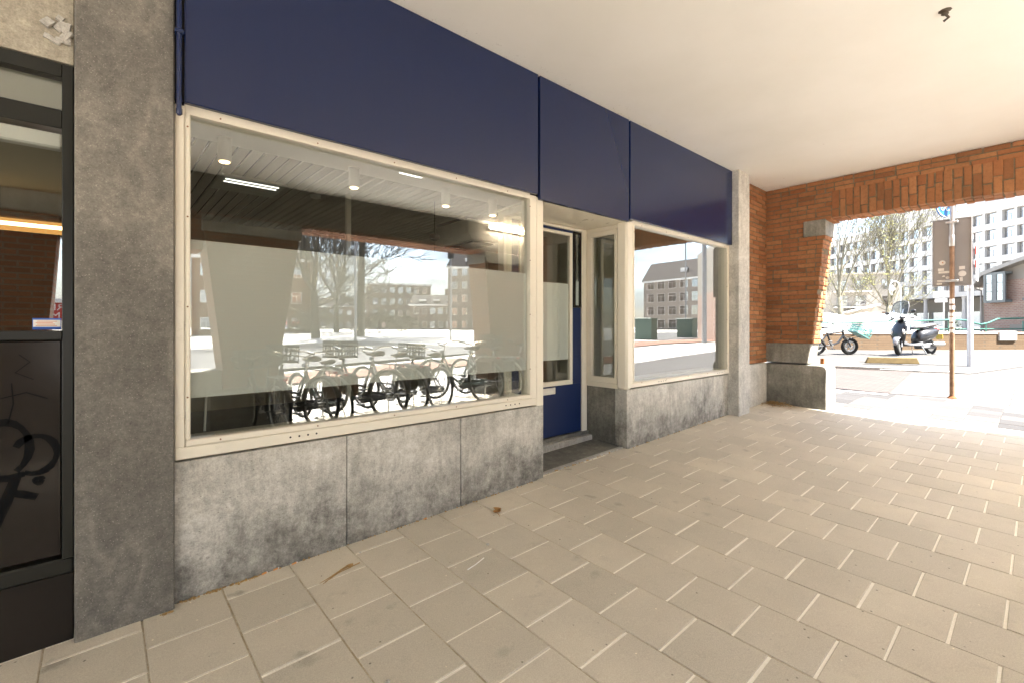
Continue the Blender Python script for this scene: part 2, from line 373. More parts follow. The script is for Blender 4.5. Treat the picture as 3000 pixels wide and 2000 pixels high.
def make_ceiling_mat():
    t = NT('ceiling_paint'); w = t.world()
    n = t.noise(w, .7, 5, .6); c = t.ramp(n, [(.35, (.79, .765, .715)), (.65, (.85, .825, .785))])
    v = t.n('ShaderNodeTexVoronoi'); v.inputs['Scale'].default_value = 4.2; t.l(w, v.inputs['Vector'])
    sel = t.math('GREATER_THAN', t.math('FRACT', t.math('MULTIPLY', v.outputs['Color'], 6.7)), .72)
    c = t.mix(t.math('MULTIPLY', t.math('MULTIPLY', t.ramp(v.outputs['Distance'], [(.025, 1), (.05, 0)]), sel), .5), c, (.35, .30, .23))
    # grime and cobwebs in a ragged line where the ceiling meets the shop panels
    sep = t.n('ShaderNodeSeparateXYZ'); t.l(w, sep.inputs[0])
    near = t.ramp(t.math('SUBTRACT', 2.60, sep.outputs[1]), [(.0, 1), (.16, 0)])
    sp = t.ramp(t.noise(w, 22, 5, .85), [(.60, 0), (.68, 1)])
    c = t.mix(t.math('MULTIPLY', t.math('MULTIPLY', near, sp), .7), c, (.16, .12, .07))
    t.bsdf(c, .6, .3, bump=t.noise(w, 6, 4), bstr=.05)
    return t.m
M['ceil'] = make_ceiling_mat()

# ================================================================== SETTING
def ground_sheet(name, x0, x1, y0, y1, nx, ny, mat, dz, hole=None):
    mb = MB(); vs = []; fs = []
    for j in range(ny + 1):
        for i in range(nx + 1):
            x = x0 + (x1 - x0) * i / nx; y = y0 + (y1 - y0) * j / ny; vs.append((x, y, gz(x, y) + dz))
    for j in range(ny):
        for i in range(nx): a = j * (nx + 1) + i; fs.append((a, a + 1, a + nx + 2, a + nx + 1))
    mb.add(vs, fs); o = mb.build(name, mat); tag(o, kind='structure'); return o

M['asphalt'] = plain('street_paving', (.51, .485, .445), .9, .2, var=.15, vscale=1.5)
def big_ground():
    xs = [-300, -120, -60, -30, -15, -8, -6, -3, 0, 3, 5, 7.5, 8.5, 10, 12, 14, 17, 20, 24, 32, 60, 120, 260]
    ys = [-260, -120, -60, -30, -15, -8, -5, -3, -2.2, -1, 0, 1, 2, 2.7, 4, 6, 10, 20, 40, 80, 160, 260]
    mb = MB(); mb.add([(x, y, gz(x, y) - .045) for y in ys for x in xs],
                      [(j * len(xs) + i, j * len(xs) + i + 1, (j + 1) * len(xs) + i + 1, (j + 1) * len(xs) + i) for j in range(len(ys) - 1) for i in range(len(xs) - 1)])
    return tag(mb.build('ground', M['asphalt']), kind='structure')
big_ground()
# joint bed and individual slabs of the arcade paving
ground_sheet('paving_bed', -7, 7.72, -2.6, 2.75, 30, 10, M['sand'], -.0035)
SX, SY, X0, Y0 = .309, .303, 1.0637, 2.5289
def slab_piece(mb, x0, x1, y0, y1, dz, b=.003, r=rnd):
    t = r.uniform(-.0012, .0012); u = r.uniform(-.004, .004); v = r.uniform(-.004, .004)
    cx, cy = (x0 + x1) / 2, (y0 + y1) / 2
    Z = lambda x, y: gz(x, y) + dz + t + u * (x - cx) + v * (y - cy)
    jx = lambda: r.uniform(-.0012, .0012)
    P = [(x0 + jx(), y0 + jx()), (x1 + jx(), y0 + jx()), (x1 + jx(), y1 + jx()), (x0 + jx(), y1 + jx())]
    Q = [(x0 + b, y0 + b), (x1 - b, y0 + b), (x1 - b, y1 - b), (x0 + b, y1 - b)]
    vs = [(x, y, Z(x, y) - .03) for x, y in P] + [(x, y, Z(x, y) - b) for x, y in P] + [(x, y, Z(x, y)) for x, y in Q]
    fs = [(8, 9, 10, 11)] + [(i, (i + 1) % 4, (i + 1) % 4 + 4, i + 4) for i in range(4)] + [(i + 4, (i + 1) % 4 + 4, (i + 1) % 4 + 8, i + 8) for i in range(4)]
    mb.add(vs, fs)
mb = MB()
for i in range(-20, 22):
    xa = X0 + SX * i; xb = xa + SX
    if xa < -5 or xa > 7.70: continue
    xb_ = min(xb, 7.70)
    off = .5 if i % 2 else 0
    j = -1
    while True:
        ya = Y0 - SY * (j + off); yb = ya - SY; j += 1
        if ya < -1.75: break
        lim = 2.70 if 2.69 < (xa + xb) / 2 < 3.84 else 2.655
        t_ = min(ya, lim)
        if t_ - yb < .03: continue
        gx = rnd.uniform(.0016, .0034); gy = rnd.uniform(.0036, .0062)
        slab_piece(mb, xa + gx, xb_ - gx, yb + gy, t_ - gy, 0)
tag(mb.build('paving', M['slab']), kind='structure')
# pavement outside the arch: square slabs
mb = MB()
for i in range(0, 6):
    for j in range(-16, 12):
        x = 7.745 + i * .30; y = -.0 + j * .30 + .04
        slab_piece(mb, x + .003, x + .297, y + .003, y + .297, 0)
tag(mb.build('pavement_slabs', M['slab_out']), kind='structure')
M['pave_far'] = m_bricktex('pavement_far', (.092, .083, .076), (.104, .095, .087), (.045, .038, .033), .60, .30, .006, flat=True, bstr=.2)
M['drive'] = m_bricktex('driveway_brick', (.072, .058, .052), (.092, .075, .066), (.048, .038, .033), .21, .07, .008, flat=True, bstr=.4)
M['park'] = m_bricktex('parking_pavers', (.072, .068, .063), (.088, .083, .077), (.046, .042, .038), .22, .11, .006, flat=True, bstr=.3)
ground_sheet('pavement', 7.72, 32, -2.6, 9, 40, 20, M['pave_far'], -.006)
def flat_poly(name, poly, mat, dz):
    mb = MB(); mb.add([(x, y, gz(x, y) + dz) for x, y in poly], [tuple(range(len(poly)))]); return tag(mb.build(name, mat), kind='structure')
def strip(name, pts, mat, dz, n=6, dzr=None):   # quad patch split so that it follows the ground
    a, b, c, d = pts; mb = MB(); vs = []
    for j in range(n + 1):
        for i in range(n + 1):
            u = i / n; v = j / n
            x = (a[0] * (1 - u) + b[0] * u) * (1 - v) + (d[0] * (1 - u) + c[0] * u) * v
            y = (a[1] * (1 - u) + b[1] * u) * (1 - v) + (d[1] * (1 - u) + c[1] * u) * v
            vs.append((x, y, gz(x, y) + (dz if dzr is None else dzr + (dz - dzr) * min(1, v * 4))))
    mb.add(vs, [(j * (n + 1) + i, j * (n + 1) + i + 1, (j + 1) * (n + 1) + i + 1, (j + 1) * (n + 1) + i) for j in range(n) for i in range(n)])
    return tag(mb.build(name, mat), kind='structure')
strip('driveway', [(9.45, 1.62), (13.65, 1.9), (12.4, 9), (8.2, 9)], M['drive'], .004)
strip('kerb_line', [(9.30, 1.62), (9.45, 1.62), (8.2, 9), (8.05, 9)], M['stone_pale'], .006)
strip('parking_bay', [(13.75, 1.0), (19.9, -.9), (18.2, 9), (12.4, 9)], M['park'], .062, 12, .004)
mb = MB()
def seg_kerb(mb, p, q, w, h, n=8, gap=.01):
    for k in range(n):
        a = Vector(p).lerp(Vector(q), k / n); b = Vector(p).lerp(Vector(q), (k + 1) / n); d = (b - a).normalized(); nn = Vector((-d.y, d.x)) * w
        a = a + d * gap / 2; b = b - d * gap / 2
        c = [a, b, b + nn, a + nn]; mb.add([(v.x, v.y, gz(v.x, v.y) - .05) for v in c] + [(v.x, v.y, gz(v.x, v.y) + h) for v in c],
              [(0, 1, 2, 3), (4, 5, 6, 7), (0, 1, 5, 4), (1, 2, 6, 5), (2, 3, 7, 6), (3, 0, 4, 7)])
seg_kerb(mb, (12.3, 9), (13.40, 2.45), .14, .068, 8); seg_kerb(mb, (13.40, 2.45), (13.72, 1.2), .14, .030, 2)
tag(mb.build('kerb', M['stone_pale']), kind='structure')

# ------------------------------------------------------------------ ceiling and mass of the building above
tag(MB().box(-12, -2.3, 3.35, 7.70, 3.0, 3.55).build('ceiling', M['ceil']), kind='structure')
tag(MB().box(-12, -2.28, 3.56, 7.69, 12, 15).build('upper_wall', M['bricktex']), kind='structure')

# ------------------------------------------------------------------ brick bond in real bricks
def brick(mb, x0, x1, y0, y1, z0, z1, r=rnd, j=.0065, b=.005):
    a = [r.uniform(-j, j) for _ in range(6)]
    mb.cbox(x0 + a[0] * .6, y0 + a[1], z0 + a[2] * .4, x1 + a[3] * .6, y1 + a[4], z1 + a[5] * .4, b)
CH = .0615
arch = thing('brick_arch_wall', (7.5, 2.3, .25), 'orange brick wall with stone foot and wide lintel closing the end of the arcade', 'wall')
def edge(z): return 2.078 - (z - 1.137) * (.148 / 1.457)
mb = MB(); core = MB()
ZB, ZT = 1.140, 3.348
nc = int((ZT - ZB) / CH)
for c in range(nc + 1):
    z0 = ZB + c * CH; z1 = z0 + CH - .011
    if z1 > ZT: z1 = ZT
    zm = (z0 + z1) / 2
    if zm < 2.60: ye = edge(zm)
    elif zm < 2.815: ye = 2.185          # impost takes the rest
    elif zm < 3.185: ye = 1.85           # soldier lintel takes the rest
    else: ye = -.85
    ye += rnd.uniform(-.008, .008) if zm < 2.6 else 0
    for k, (xa, xb) in enumerate(((7.31, 7.412), (7.422, 7.568), (7.578, 7.68))):
        y = 2.80 - (.5 * .215 if (c + k) % 2 else 0) - rnd.uniform(0, .02)
        while y > ye + .02:
            ln = .215 if rnd.random() > .22 else .107
            yb = max(y - ln, ye); 
            if yb - ye < .05: yb = ye
            if y < 2.66 + .2: brick(mb, xa, xb, yb + .005, min(y - .005, 2.70), z0, z1)
            y = yb
            if yb <= ye: break
core.prism([(2.70, ZB), (edge(ZB) + .012, ZB), (edge(2.6) + .012, 2.6), (2.19, 2.6), (2.19, 2.82), (1.86, 2.82), (1.86, 3.34), (2.70, 3.34)], 7.318, 7.672, 'x')
core.box(7.318, -.9, 2.828, 7.672, 1.86, 3.34)
# soldier lintel: upright bricks in staggered lengths
y = 1.845; k = 0
while y > -.9:
    w = .068 + rnd.uniform(-.007, .007)
    for xa, xb in ((7.31, 7.412), (7.422, 7.568), (7.578, 7.68)):
        cut = 2.822 + (.235 if k % 2 else .112) + rnd.uniform(-.02, .02)
        if k % 7 == 5: cut = 2.822 + .18
        brick(mb, xa, xb, y - w, y, 2.820 + rnd.uniform(-.006, .006), cut, b=.004); brick(mb, xa, xb, y - w, y, cut + .011, 3.178, b=.004)
    y -= w + .0105; k += 1
mb.build('brickwork', M['brick'], arch); core.build('mortar', M['mortar'], arch)
MB().cbox(7.288, 1.915, 2.602, 7.70, 2.180, 2.816, .006).build('impost', M['stone'], arch)
MB().prism([(2.70, .868), (2.135, .868), (2.100, 1.137), (2.70, 1.137)], 7.300, 7.69, 'x').build('stone_course', M['stone'], arch, bevel=.006)
# foot block with the rounded shoulder
prof = [(2.70, .1), (1.905, .1)] + [(1.905 + .07 - .07 * math.cos(a), .775 + .07 * math.sin(a)) for a in [i * math.pi / 2 / 6 for i in range(7)]] + [(2.70, .848)]
MB().prism(prof, 7.262, 7.72, 'x').build('foot_block', M['stone'], arch, smooth=True, bevel=.008)
MB().box(7.60, 2.02, .85, 7.63, 2.06, .93).build('drain_pipe', M['rust'], arch)
# street-side half of the arch (beyond the right edge of the frame)
MB().prism([(-1.76, .1), (-.70, .1), (-.62, 2.82), (-.62, 3.345), (-1.76, 3.345)], 7.31, 7.68, 'x').build('far_pier', M['bricktex'], arch)
# brick return next to the grey pillar
ret = thing('brick_return_wall', (6.85, 2.72, .27), 'narrow orange brick return between the grey pillar and the arch wall', 'wall')
mb = MB()
for c in range(int((3.34 - .862) / CH) + 1):
    z0 = .862 + c * CH; z1 = min(z0 + CH - .011, 3.345); x = 6.30 - (.107 if c % 2 else 0)
    while x < 7.30:
        ln = .215 if rnd.random() > .2 else .107
        if x + ln > 6.30: brick(mb, max(x, 6.30) + .005, min(x + ln, 7.306) - .005, 2.66, 2.76, z0, z1)
        x += ln
mb.build('brickwork', M['brick'], ret); MB().box(6.30, 2.668, .86, 7.30, 2.80, 3.345).build('mortar', M['mortar'], ret)
MB().cbox(6.30, 2.640, .15, 7.258, 2.80, .855, .005).build('stone_foot', M['stone_pale'], ret)

# ------------------------------------------------------------------ street side wall (seen in the glass)
YS0, YS1 = -2.30, -1.76
sw = thing('street_arcade_wall', (2, -2, 0), 'brick street side of the arcade with tapered piers, seen mirrored in the shop windows', 'wall')
def spier(xa_t, xa_b, xb_t, xb_b, zf=.0):
    MB().prism([(xa_b, -.3), (xb_b, -.3), (xb_b, .8), (xb_t, 2.6), (xb_t, 2.82), (xa_t, 2.82), (xa_t, 2.6), (xa_b, .8)], YS0, YS1, 'y').build('brick_pier', M['bricktex'], sw)
    MB().cbox(xa_t - .03, YS0 - .03, 2.60, xb_t + .03, YS1 + .03, 2.818, .008).build('impost', M['stone'], sw)
    MB().cbox(xa_b - .18, YS0 - .04, -.3, xb_b + .18, YS1 + .04, .55, .03).build('foot_block', M['stone'], sw)
spier(1.0, 1.209, 2.157, 1.883); spier(-1.75, -1.6, -.34, -.46); spier(-6.6, -6.4, -5.2, -5.4); spier(5.58, 5.735, 7.66, 7.66)
MB().box(-12, YS0, 2.842, 7.68, YS1, 3.345).build('lintel', plain('lintel_plaster', (.10, .09, .07), .8), sw); MB().box(-12, YS0 + .01, 2.80, 7.68, YS1 - .005, 2.840).build('lintel_edge', M['bricktex'], sw)
MB().box(-.33, YS0 + .02, 2.36, .99, YS1 - .02, 2.80).build('infill', M['bricktex'], sw); MB().cbox(-.45, YS0 + .03, -.3, 1.2, YS1 - .03, .80, .01).build('parapet', M['stone'], sw)
for (xa, xb) in ((5.62, 6.85),):
    t = thing('tube_lamp', ((xa + xb) / 2, -1.7, 3.25), 'lit warm fluorescent lamp above a brick pier, mirrored in the shop glass', 'lamp')
    MB().cbox(xa, -1.758, 3.245, xb, -1.70, 3.335, .006).build('housing', M['white_plastic'], t)
    MB().tube([(xa + .03, -1.665, 3.285), (xb - .03, -1.665, 3.285)], .030, 14).build('tube', M['tube'], t, smooth=True); MB().cbox(xa, -1.620, 3.238, xb, -1.612, 3.348, .002).build('glow_strip', m_emit('lamp_skirt_glow', (1, .62, .27), 3.2), t); MB().box(xa + .02, -1.6105, 3.283, xb - .02, -1.609, 3.303).build('bright_line', m_emit('painted_core_glow', (1, .86, .62), 14), t)  # added skirt screens the tube from the glass, with amber glow painted on

# ------------------------------------------------------------------ shop front
# terrazzo column
MB().cbox(-.080, 2.610, 0, .2535, 2.95, 3.349, .006).build('stone_column', M['terrazzo'])
tag(bpy.data.objects['stone_column'], 'speckled grey terrazzo column between the dark shop door and the large window', 'column')
# plinths
pl = thing('stone_plinth', (1.47, 2.7, .1), 'stained concrete plinth of three panels below the large window', 'plinth')
for a, b in ((.256, 1.069), (1.073, 1.870), (1.875, 2.683)): MB().cbox(a, 2.660, 0, b, 2.80, .748, .004).build('panel', M['plinth'], pl)
MB().cbox(2.60, 2.802, 0, 2.681, 3.17, .748, .004).build('return_panel', M['plinth'], pl)
pr = thing('stone_plinth', (5.0, 2.7, .2), 'concrete plinth of three panels below the smaller window by the grey pillar', 'plinth')
for a, b in ((3.832, 4.6235), (4.6265, 5.4045), (5.4075, 6.05)): MB().cbox(a, 2.660, 0, b, 2.80, .766, .004).build('panel', M['plinth'], pr)
tag(MB().cbox(3.834, 2.802, 0, 3.95, 3.17, .766, .004).build('return_panel', M['stone'], pr), 'dark side panel facing the doorstep')  # this side panel takes the darker stone material
# grey pillar
mb = MB(); mb.cbox(6.028, 2.520, .1, 6.352, 2.85, 3.349, .006)
tag(mb.build('grey_pillar', M['stone_pale']), 'smooth grey stone pillar between the smaller window and the brick return', 'pillar')
# blue fascia panels
for a, b, z, lab in ((.290, 2.566, 2.408, 'long navy blue fascia panel above the large window'), (2.588, 3.780, 2.372, 'short navy blue fascia panel above the shop door'), (3.803, 6.024, 2.404, 'navy blue fascia panel above the smaller window')):
    tag(MB().cbox(a, 2.600, z, b, 2.632, 3.345, .004).build('fascia_panel', M['blue']), lab, 'fascia panel', 'navy fascia panels above the shop')
tag(MB().box(.254, 2.634, 2.42, 6.05, 2.80, 3.349).build('facade_wall', M['gap']), kind='structure')
mb = MB(); mb.tube([(.268, 2.588, 2.36), (.268, 2.588, 3.345)], .011, 8); mb.cbox(.250, 2.572, 2.705, .288, 2.604, 2.725, .003); mb.lathe((.268, 2.588, 2.335), [(.006, 0), (.013, .008), (.013, .03)], 8)
tag(mb.build('conduit_pipe', M['blue'], smooth=True), 'thin dark blue conduit running down beside the terrazzo column', 'pipe')

def screw(mb, x, y, z, r=.004): mb.lathe((x, y, z), [(r, 0), (r, .003)], 6, 'y')
def front_window(nm, x0, x1, z0, z1, ow, sw_, gx0, gx1, gz0, gz1, label, film=None, y=2.640):
    t = thing(nm, ((x0 + x1) / 2, y, z0), label, 'window')
    f = MB()   # outer frame, mitre-less butted boards
    f.cbox(x0, y, z0, x1, y + .11, z0 + ow, .004); f.cbox(x0, y + .001, z0 + ow, x0 + .038, y + .11, z1, .003); f.cbox(x1 - .066, y + .001, z0 + ow, x1, y + .11, z1, .003)
    f.cbox(x0 + .038, y + .002, z1 - .03, x1 - .066, y + .11, z1 + .03, .003)
    f.build('outer_frame', M['cream'], t)
    s = MB(); a, b, c, d = x0 + .040, x1 - .068, z0 + ow + .002, z1 - .032
    s.cbox(a, y - .006, c, b, y + .06, gz0, .005); s.cbox(a, y - .0055, gz1, b, y + .06, d, .005)
    s.cbox(a, y - .005, gz0, gx0, y + .06, gz1, .005); s.cbox(gx1, y - .005, gz0, b, y + .06, gz1, .005)
    s.build('sash', M['cream'], t)
    n = MB(); k = gx0 + .12
    while k < gx1: screw(n, k, y - .0085, gz0 - .015); screw(n, k, y - .0085, gz1 + .012); k += .46
    k = gz0 + .2
    while k < gz1: screw(n, a + .008, y - .0075, k); screw(n, b - .008, y - .0075, k); k += .42
    so = n.build('screws', M['rust'], t); so.name = 'screw_heads'
    for xx in (x0 + .5, x1 - .32):
        for q in range(4): MB().lathe((xx + q * .045, y - .003, z0 + ow * .55), [(.005, 0), (.005, .002)], 8, 'y').build('drain_hole', M['gap'], t)
    MB().box(gx0 - .012, y + .030, gz0 - .01, gx1 + .012, y + .036, gz1 + .01).build('pane', M['glass'], t)
    if film: MB().box(gx0 + .006, y + .0375, film[0], gx1 - .006, y + .0385, film[1]).build('frosted_film', M['film'], t)
    MB().cbox(x0 + .02, y + .112, z0 + .03, x1 - .02, y + .30, z0 + .058, .004).build('inner_sill', M['cream'], t)
    return t
front_window('shop_window', .257, 2.586, .762, 2.405, .056, .03, .317, 2.513, .850, 2.372, 'large cream framed shop window with a broad frosted band across it', (1.040, 1.792))
front_window('shop_window', 3.866, 6.024, .782, 2.404, .046, .03, 3.925, 5.965, .838, 2.362, 'smaller cream framed shop window beside the grey pillar, clear glass', (1.05, 1.80) if False else None)
bpy.data.objects['shop_window.001'].name = 'shop_window.001'
# film strip that only shows at the far end of the small window
# corner post beside the recess
mb = MB(); mb.cbox(3.772, 2.622, .768, 3.864, 2.745, 2.40, .022)
tag(mb.build('corner_post', M['cream'], smooth=True), 'rounded cream timber post at the outer corner of the door recess', 'post')
tag(MB().cbox(2.588, 2.641, .750, 2.664, 2.72, 2.40, .004).build('corner_post', M['cream']), 'flat cream timber post between the large window and the doorway', 'post')
# recess soffit
tag(MB().cbox(2.59, 2.634, 2.376, 3.83, 3.16, 2.392, .003).build('doorway_soffit', M['cream']), 'glossy cream board over the door recess', 'soffit')
# side window of the recess (right)
t = thing('side_window', (3.80, 2.9, .77), 'tall narrow frosted side window in the right wall of the door recess', 'window')
X = 3.800
f = MB(); f.cbox(X, 2.746, .768, X + .10, 3.134, .815, .003); f.cbox(X, 2.746, 2.335, X + .10, 3.134, 2.375, .003); f.cbox(X + .001, 3.098, .815, X + .10, 3.134, 2.335, .003); f.cbox(X + .001, 2.746, .815, X + .1, 2.748, 2.335, .001); f.build('outer_frame', M['cream'], t)
s = MB(); s.cbox(X - .010, 2.749, .818, X + .05, 3.096, .872, .004); s.cbox(X - .010, 2.749, 2.285, X + .05, 3.096, 2.332, .004); s.cbox(X - .0095, 3.062, .872, X + .05, 3.096, 2.285, .004); s.cbox(X - .0095, 2.749, .872, X + .05, 2.782, 2.285, .004); s.build('sash', M['cream'], t)
MB().box(X + .018, 2.775, .865, X + .023, 3.07, 2.292).build('pane', M['glass_door'], t); MB().box(X + .026, 2.775, .865, X + .027, 3.07, 2.292).build('frosted_film', M['frost'], t)
for z in (.93, 1.55, 2.18): MB().tube([(X - .013, 2.752, z), (X - .013, 2.752, z + .10)], .008, 8).build('hinge', M['cream'], t, smooth=True)
# side window of the recess (left, seen through the shop window)
t = thing('side_window', (2.63, 2.9, .75), 'clear side window in the left wall of the door recess, seen through the large window', 'window')
f = MB(); f.cbox(2.600, 2.722, .752, 2.66, 3.134, .81, .003); f.cbox(2.600, 2.722, 2.32, 2.66, 3.134, 2.375, .003); f.cbox(2.600, 2.722, .81, 2.66, 2.75, 2.32, .003); f.cbox(2.600, 3.06, .81, 2.66, 3.134, 2.32, .003); f.build('outer_frame', M['cream'], t)
MB().box(2.628, 2.748, .805, 2.633, 3.062, 2.325).build('pane', M['glass_door'], t)
# door
YD = 3.150
d = thing('shop_door', (3.25, YD, .30), 'blue shop door with a tall glass panel and white letter slot', 'door')
f = MB(); f.cbox(3.732, YD - .012, .298, 3.812, YD + .08, 2.374, .004); f.cbox(2.69, YD - .012, .298, 2.765, YD + .08, 2.374, .004); f.cbox(2.765, YD - .011, 2.345, 3.732, YD + .08, 2.374, .004); f.build('door_frame', M['cream'], d)
leaf = MB(); leaf.cbox(2.768, YD, .308, 3.729, YD + .05, .80, .003); leaf.cbox(2.768, YD, 2.318, 3.600, YD + .05, 2.342, .003); leaf.cbox(2.768, YD, .80, 2.86, YD + .05, 2.318, .003)
leaf.cbox(3.590, YD, .80, 3.729, YD + .05, 1.565, .003); leaf.cbox(3.590, YD, 1.565, 3.604, YD + .05, 2.318, .002)
lf = leaf.build('door_leaf', M['blue_door'], d)
b = MB(); b.cbox(2.86, YD - .012, .80, 3.588, YD + .03, .845, .004); b.cbox(2.86, YD - .012, 2.285, 3.588, YD + .03, 2.316, .004); b.cbox(3.548, YD - .0115, .845, 3.588, YD + .03, 2.285, .004); b.cbox(2.86, YD - .0115, .845, 2.90, YD + .03, 2.285, .004)
b.build('glazing_bead', M['cream'], lf)
MB().box(2.89, YD + .010, .84, 3.555, YD + .015, 2.29).build('pane', M['glass_door'], lf); MB().box(2.90, YD + .0165, 1.050, 3.548, YD + .0175, 1.803).build('frosted_film', M['film'], lf)
s = MB(); s.cbox(3.606, YD - .008, 1.568, 3.640, YD + .03, 2.338, .003); s.cbox(3.706, YD - .008, 1.568, 3.728, YD + .03, 2.338, .003); s.cbox(3.640, YD - .007, 1.568, 3.706, YD + .03, 1.59, .003); s.cbox(3.640, YD - .007, 2.318, 3.706, YD + .03, 2.338, .003)
s.build('slot_frame', M['black'], lf); MB().box(3.636, YD + .006, 1.586, 3.71, YD + .010, 2.322).build('slot_pane', M['glass'], lf); MB().box(3.642, YD + .012, 1.59, 3.704, YD + .013, 1.84).build('slot_reflection', M['white_plastic'], lf)  # white strip stands in for the pale reflection in the slot pane
l = MB(); l.cbox(3.10, YD - .010, .722, 3.335, YD - .001, .735, .002); l.cbox(3.10, YD - .010, .772, 3.335, YD - .001, .785, .002); l.cbox(3.10, YD - .010, .735, 3.118, YD - .001, .772, .002); l.cbox(3.317, YD - .010, .735, 3.335, YD - .001, .772, .002); l.cbox(3.118, YD - .006, .7355, 3.317, YD - .001, .7715, .002)
l.build('letter_slot', M['white_plastic'], lf)
# doorstep
st = thing('doorstep', (3.25, 2.95, .15), 'worn grey stone doorstep in front of the blue door', 'doorstep')
mb = MB(); mb.add([(2.684, 2.745, .171), (3.831, 2.745, .202), (3.831, 3.08, .214), (2.684, 3.08, .183)] + [(2.684, 2.745, 0), (3.831, 2.745, 0), (3.831, 3.08, 0), (2.684, 3.08, 0)], [(0, 1, 2, 3), (4, 5, 6, 7), (0, 1, 5, 4), (1, 2, 6, 5), (2, 3, 7, 6), (3, 0, 4, 7)])
mb.build('tread', M['stone'], st)
mb = MB(); mb.add([(2.684, 2.702, .172), (3.831, 2.702, .203), (3.831, 2.742, .204), (2.684, 2.742, .173)] + [(2.684, 2.702, 0), (3.831, 2.702, 0), (3.831, 2.742, 0), (2.684, 2.742, 0)], [(0, 1, 2, 3), (4, 5, 6, 7), (0, 1, 5, 4), (1, 2, 6, 5), (2, 3, 7, 6), (3, 0, 4, 7)])
mb.build('edge_strip', M['stone_pale'], st)
MB().cbox(2.684, 3.083, 0, 3.831, 3.145, .262, .006).build('upstand', M['stone_pale'], st); MB().cbox(2.684, 3.128, .263, 3.831, 3.30, .300, .004).build('threshold', M['stone'], st)

# ------------------------------------------------------------------ left neighbouring shop
ls = thing('dark_shopfront', (-.8, 2.66, .08), 'dark painted shopfront with black gloss lower panel left of the terrazzo column', 'shopfront')
YL = 2.645
f = MB()
f.cbox(-.118, YL, .43, -.083, YL + .09, 2.452, .003); f.cbox(-2.6, YL + .001, 2.395, -.118, YL + .09, 2.452, .003); f.cbox(-2.6, YL + .001, 2.185, -.118, YL + .09, 2.262, .003); f.cbox(-2.6, YL - .004, 1.325, -.118, YL + .09, 1.362, .003); f.cbox(-1.45, YL + .001, .43, -1.40, YL + .09, 2.395, .003)
f.build('frame', M['darkframe'], ls)
p = MB().cbox(-1.40, YL + .012, .445, -.120, YL + .06, 1.322, .004).build('lower_panel', M['black'], ls)
MB().cbox(-2.6, YL + .004, .365, -.083, YL + .12, .43, .006).build('threshold', M['darkframe'], ls); MB().cbox(-2.6, YL + .02, -.1, -.083, YL + .12, .362, .004).build('base_panel', M['black'], ls)
MB().box(-1.40, YL + .040, 1.36, -.118, YL + .046, 2.187).build('pane', M['glass'], ls); MB().box(-1.40, YL + .040, 2.26, -.118, YL + .046, 2.397).build('transom_pane', M['glass_door'], ls); MB().box(-1.40, YL + .05, 2.26, -.118, YL + .052, 2.397).build('transom_blind', M['frost'], ls)
MB().cbox(-1.40, YL + .055, 2.115, -.125, YL + .10, 2.178, .003).build('blind_rail', M['white'], ls)
def ribbon(mb, pts, w, y):
    P = [Vector(p) for p in pts]; n = len(P); vs = []
    for i, p in enumerate(P):
        d = (P[min(i + 1, n - 1)] - P[max(i - 1, 0)]).normalized(); q = Vector((-d.y, d.x)) * w * (.5 + .12 * math.sin(i * 1.3))
        vs += [(p.x + q.x, y, p.y + q.y), (p.x - q.x, y, p.y - q.y)]
    mb.add(vs, [(2 * i, 2 * i + 1, 2 * i + 3, 2 * i + 2) for i in range(n - 1)])
def arc(cx, cz, rx, rz, a0, a1, n=14): return [(cx + rx * math.cos(R(a0 + (a1 - a0) * i / n)), cz + rz * math.sin(R(a0 + (a1 - a0) * i / n))) for i in range(n + 1)]
gr = MB(); yg = YL + .0105
ribbon(gr, arc(-.285, .905, .075, .105, 190, -60), .024, yg); ribbon(gr, arc(-.195, .87, .062, .075, 150, -120), .022, yg); ribbon(gr, [(-.225, .80), (-.27, .79), (-.33, .80)], .022, yg + .0002)
ribbon(gr, [(-.245, .80), (-.275, .70), (-.31, .60), (-.33, .52)], .03, yg + .0004); ribbon(gr, [(-.27, .735), (-.23, .72), (-.19, .70)], .024, yg + .0006); ribbon(gr, arc(-.185, .765, .010, .010, 0, 360), .018, yg)
for a in (((-.24, 1.27), (-.21, 1.24), (-.25, 1.20), (-.20, 1.17)), ((-.30, 1.10), (-.22, 1.12), (-.16, 1.09)), ((-.26, 1.16), (-.255, 1.08), (-.27, 1.0))): ribbon(gr, a, .004, yg)
gr.build('graffiti', M['spray'], p)
stk = MB().box(-.205, YL + .037, 1.366, -.122, YL + .0392, 1.412).build('sticker', M['sticker_blue'], ls)
MB().box(-.203, YL + .0362, 1.377, -.124, YL + .0368, 1.405).build('sticker_label', M['sticker_white'], stk)
for k in range(4): MB().box(-.196 + .004 * (k % 2), YL + .0356, 1.3805 + k * .006, -.134 - .006 * (k % 3), YL + .0360, 1.3828 + k * .006).build('text_line', M['orange_ink'], stk)
tag(MB().box(-2.6, 2.64, 2.455, -.083, 2.80, 3.349).build('plaster_wall', M['plaster']), kind='structure')
mb = MB()
for k in range(16):
    x = -.09 - abs(rnd.gauss(0, .03)); z = 2.50 + rnd.uniform(0, .16); s_ = rnd.uniform(.008, .022)
    mb.obox((x, 2.634, z), (s_, .006, s_ * rnd.uniform(.4, 1)), Matrix.Rotation(rnd.uniform(0, 3), 3, 'Y') @ Matrix.Rotation(rnd.uniform(-.3, .3), 3, 'X'))
tag(mb.build('peeling_plaster', M['stone_pale']), 'cluster of flaking plaster above the dark shopfront by the column', 'plaster')
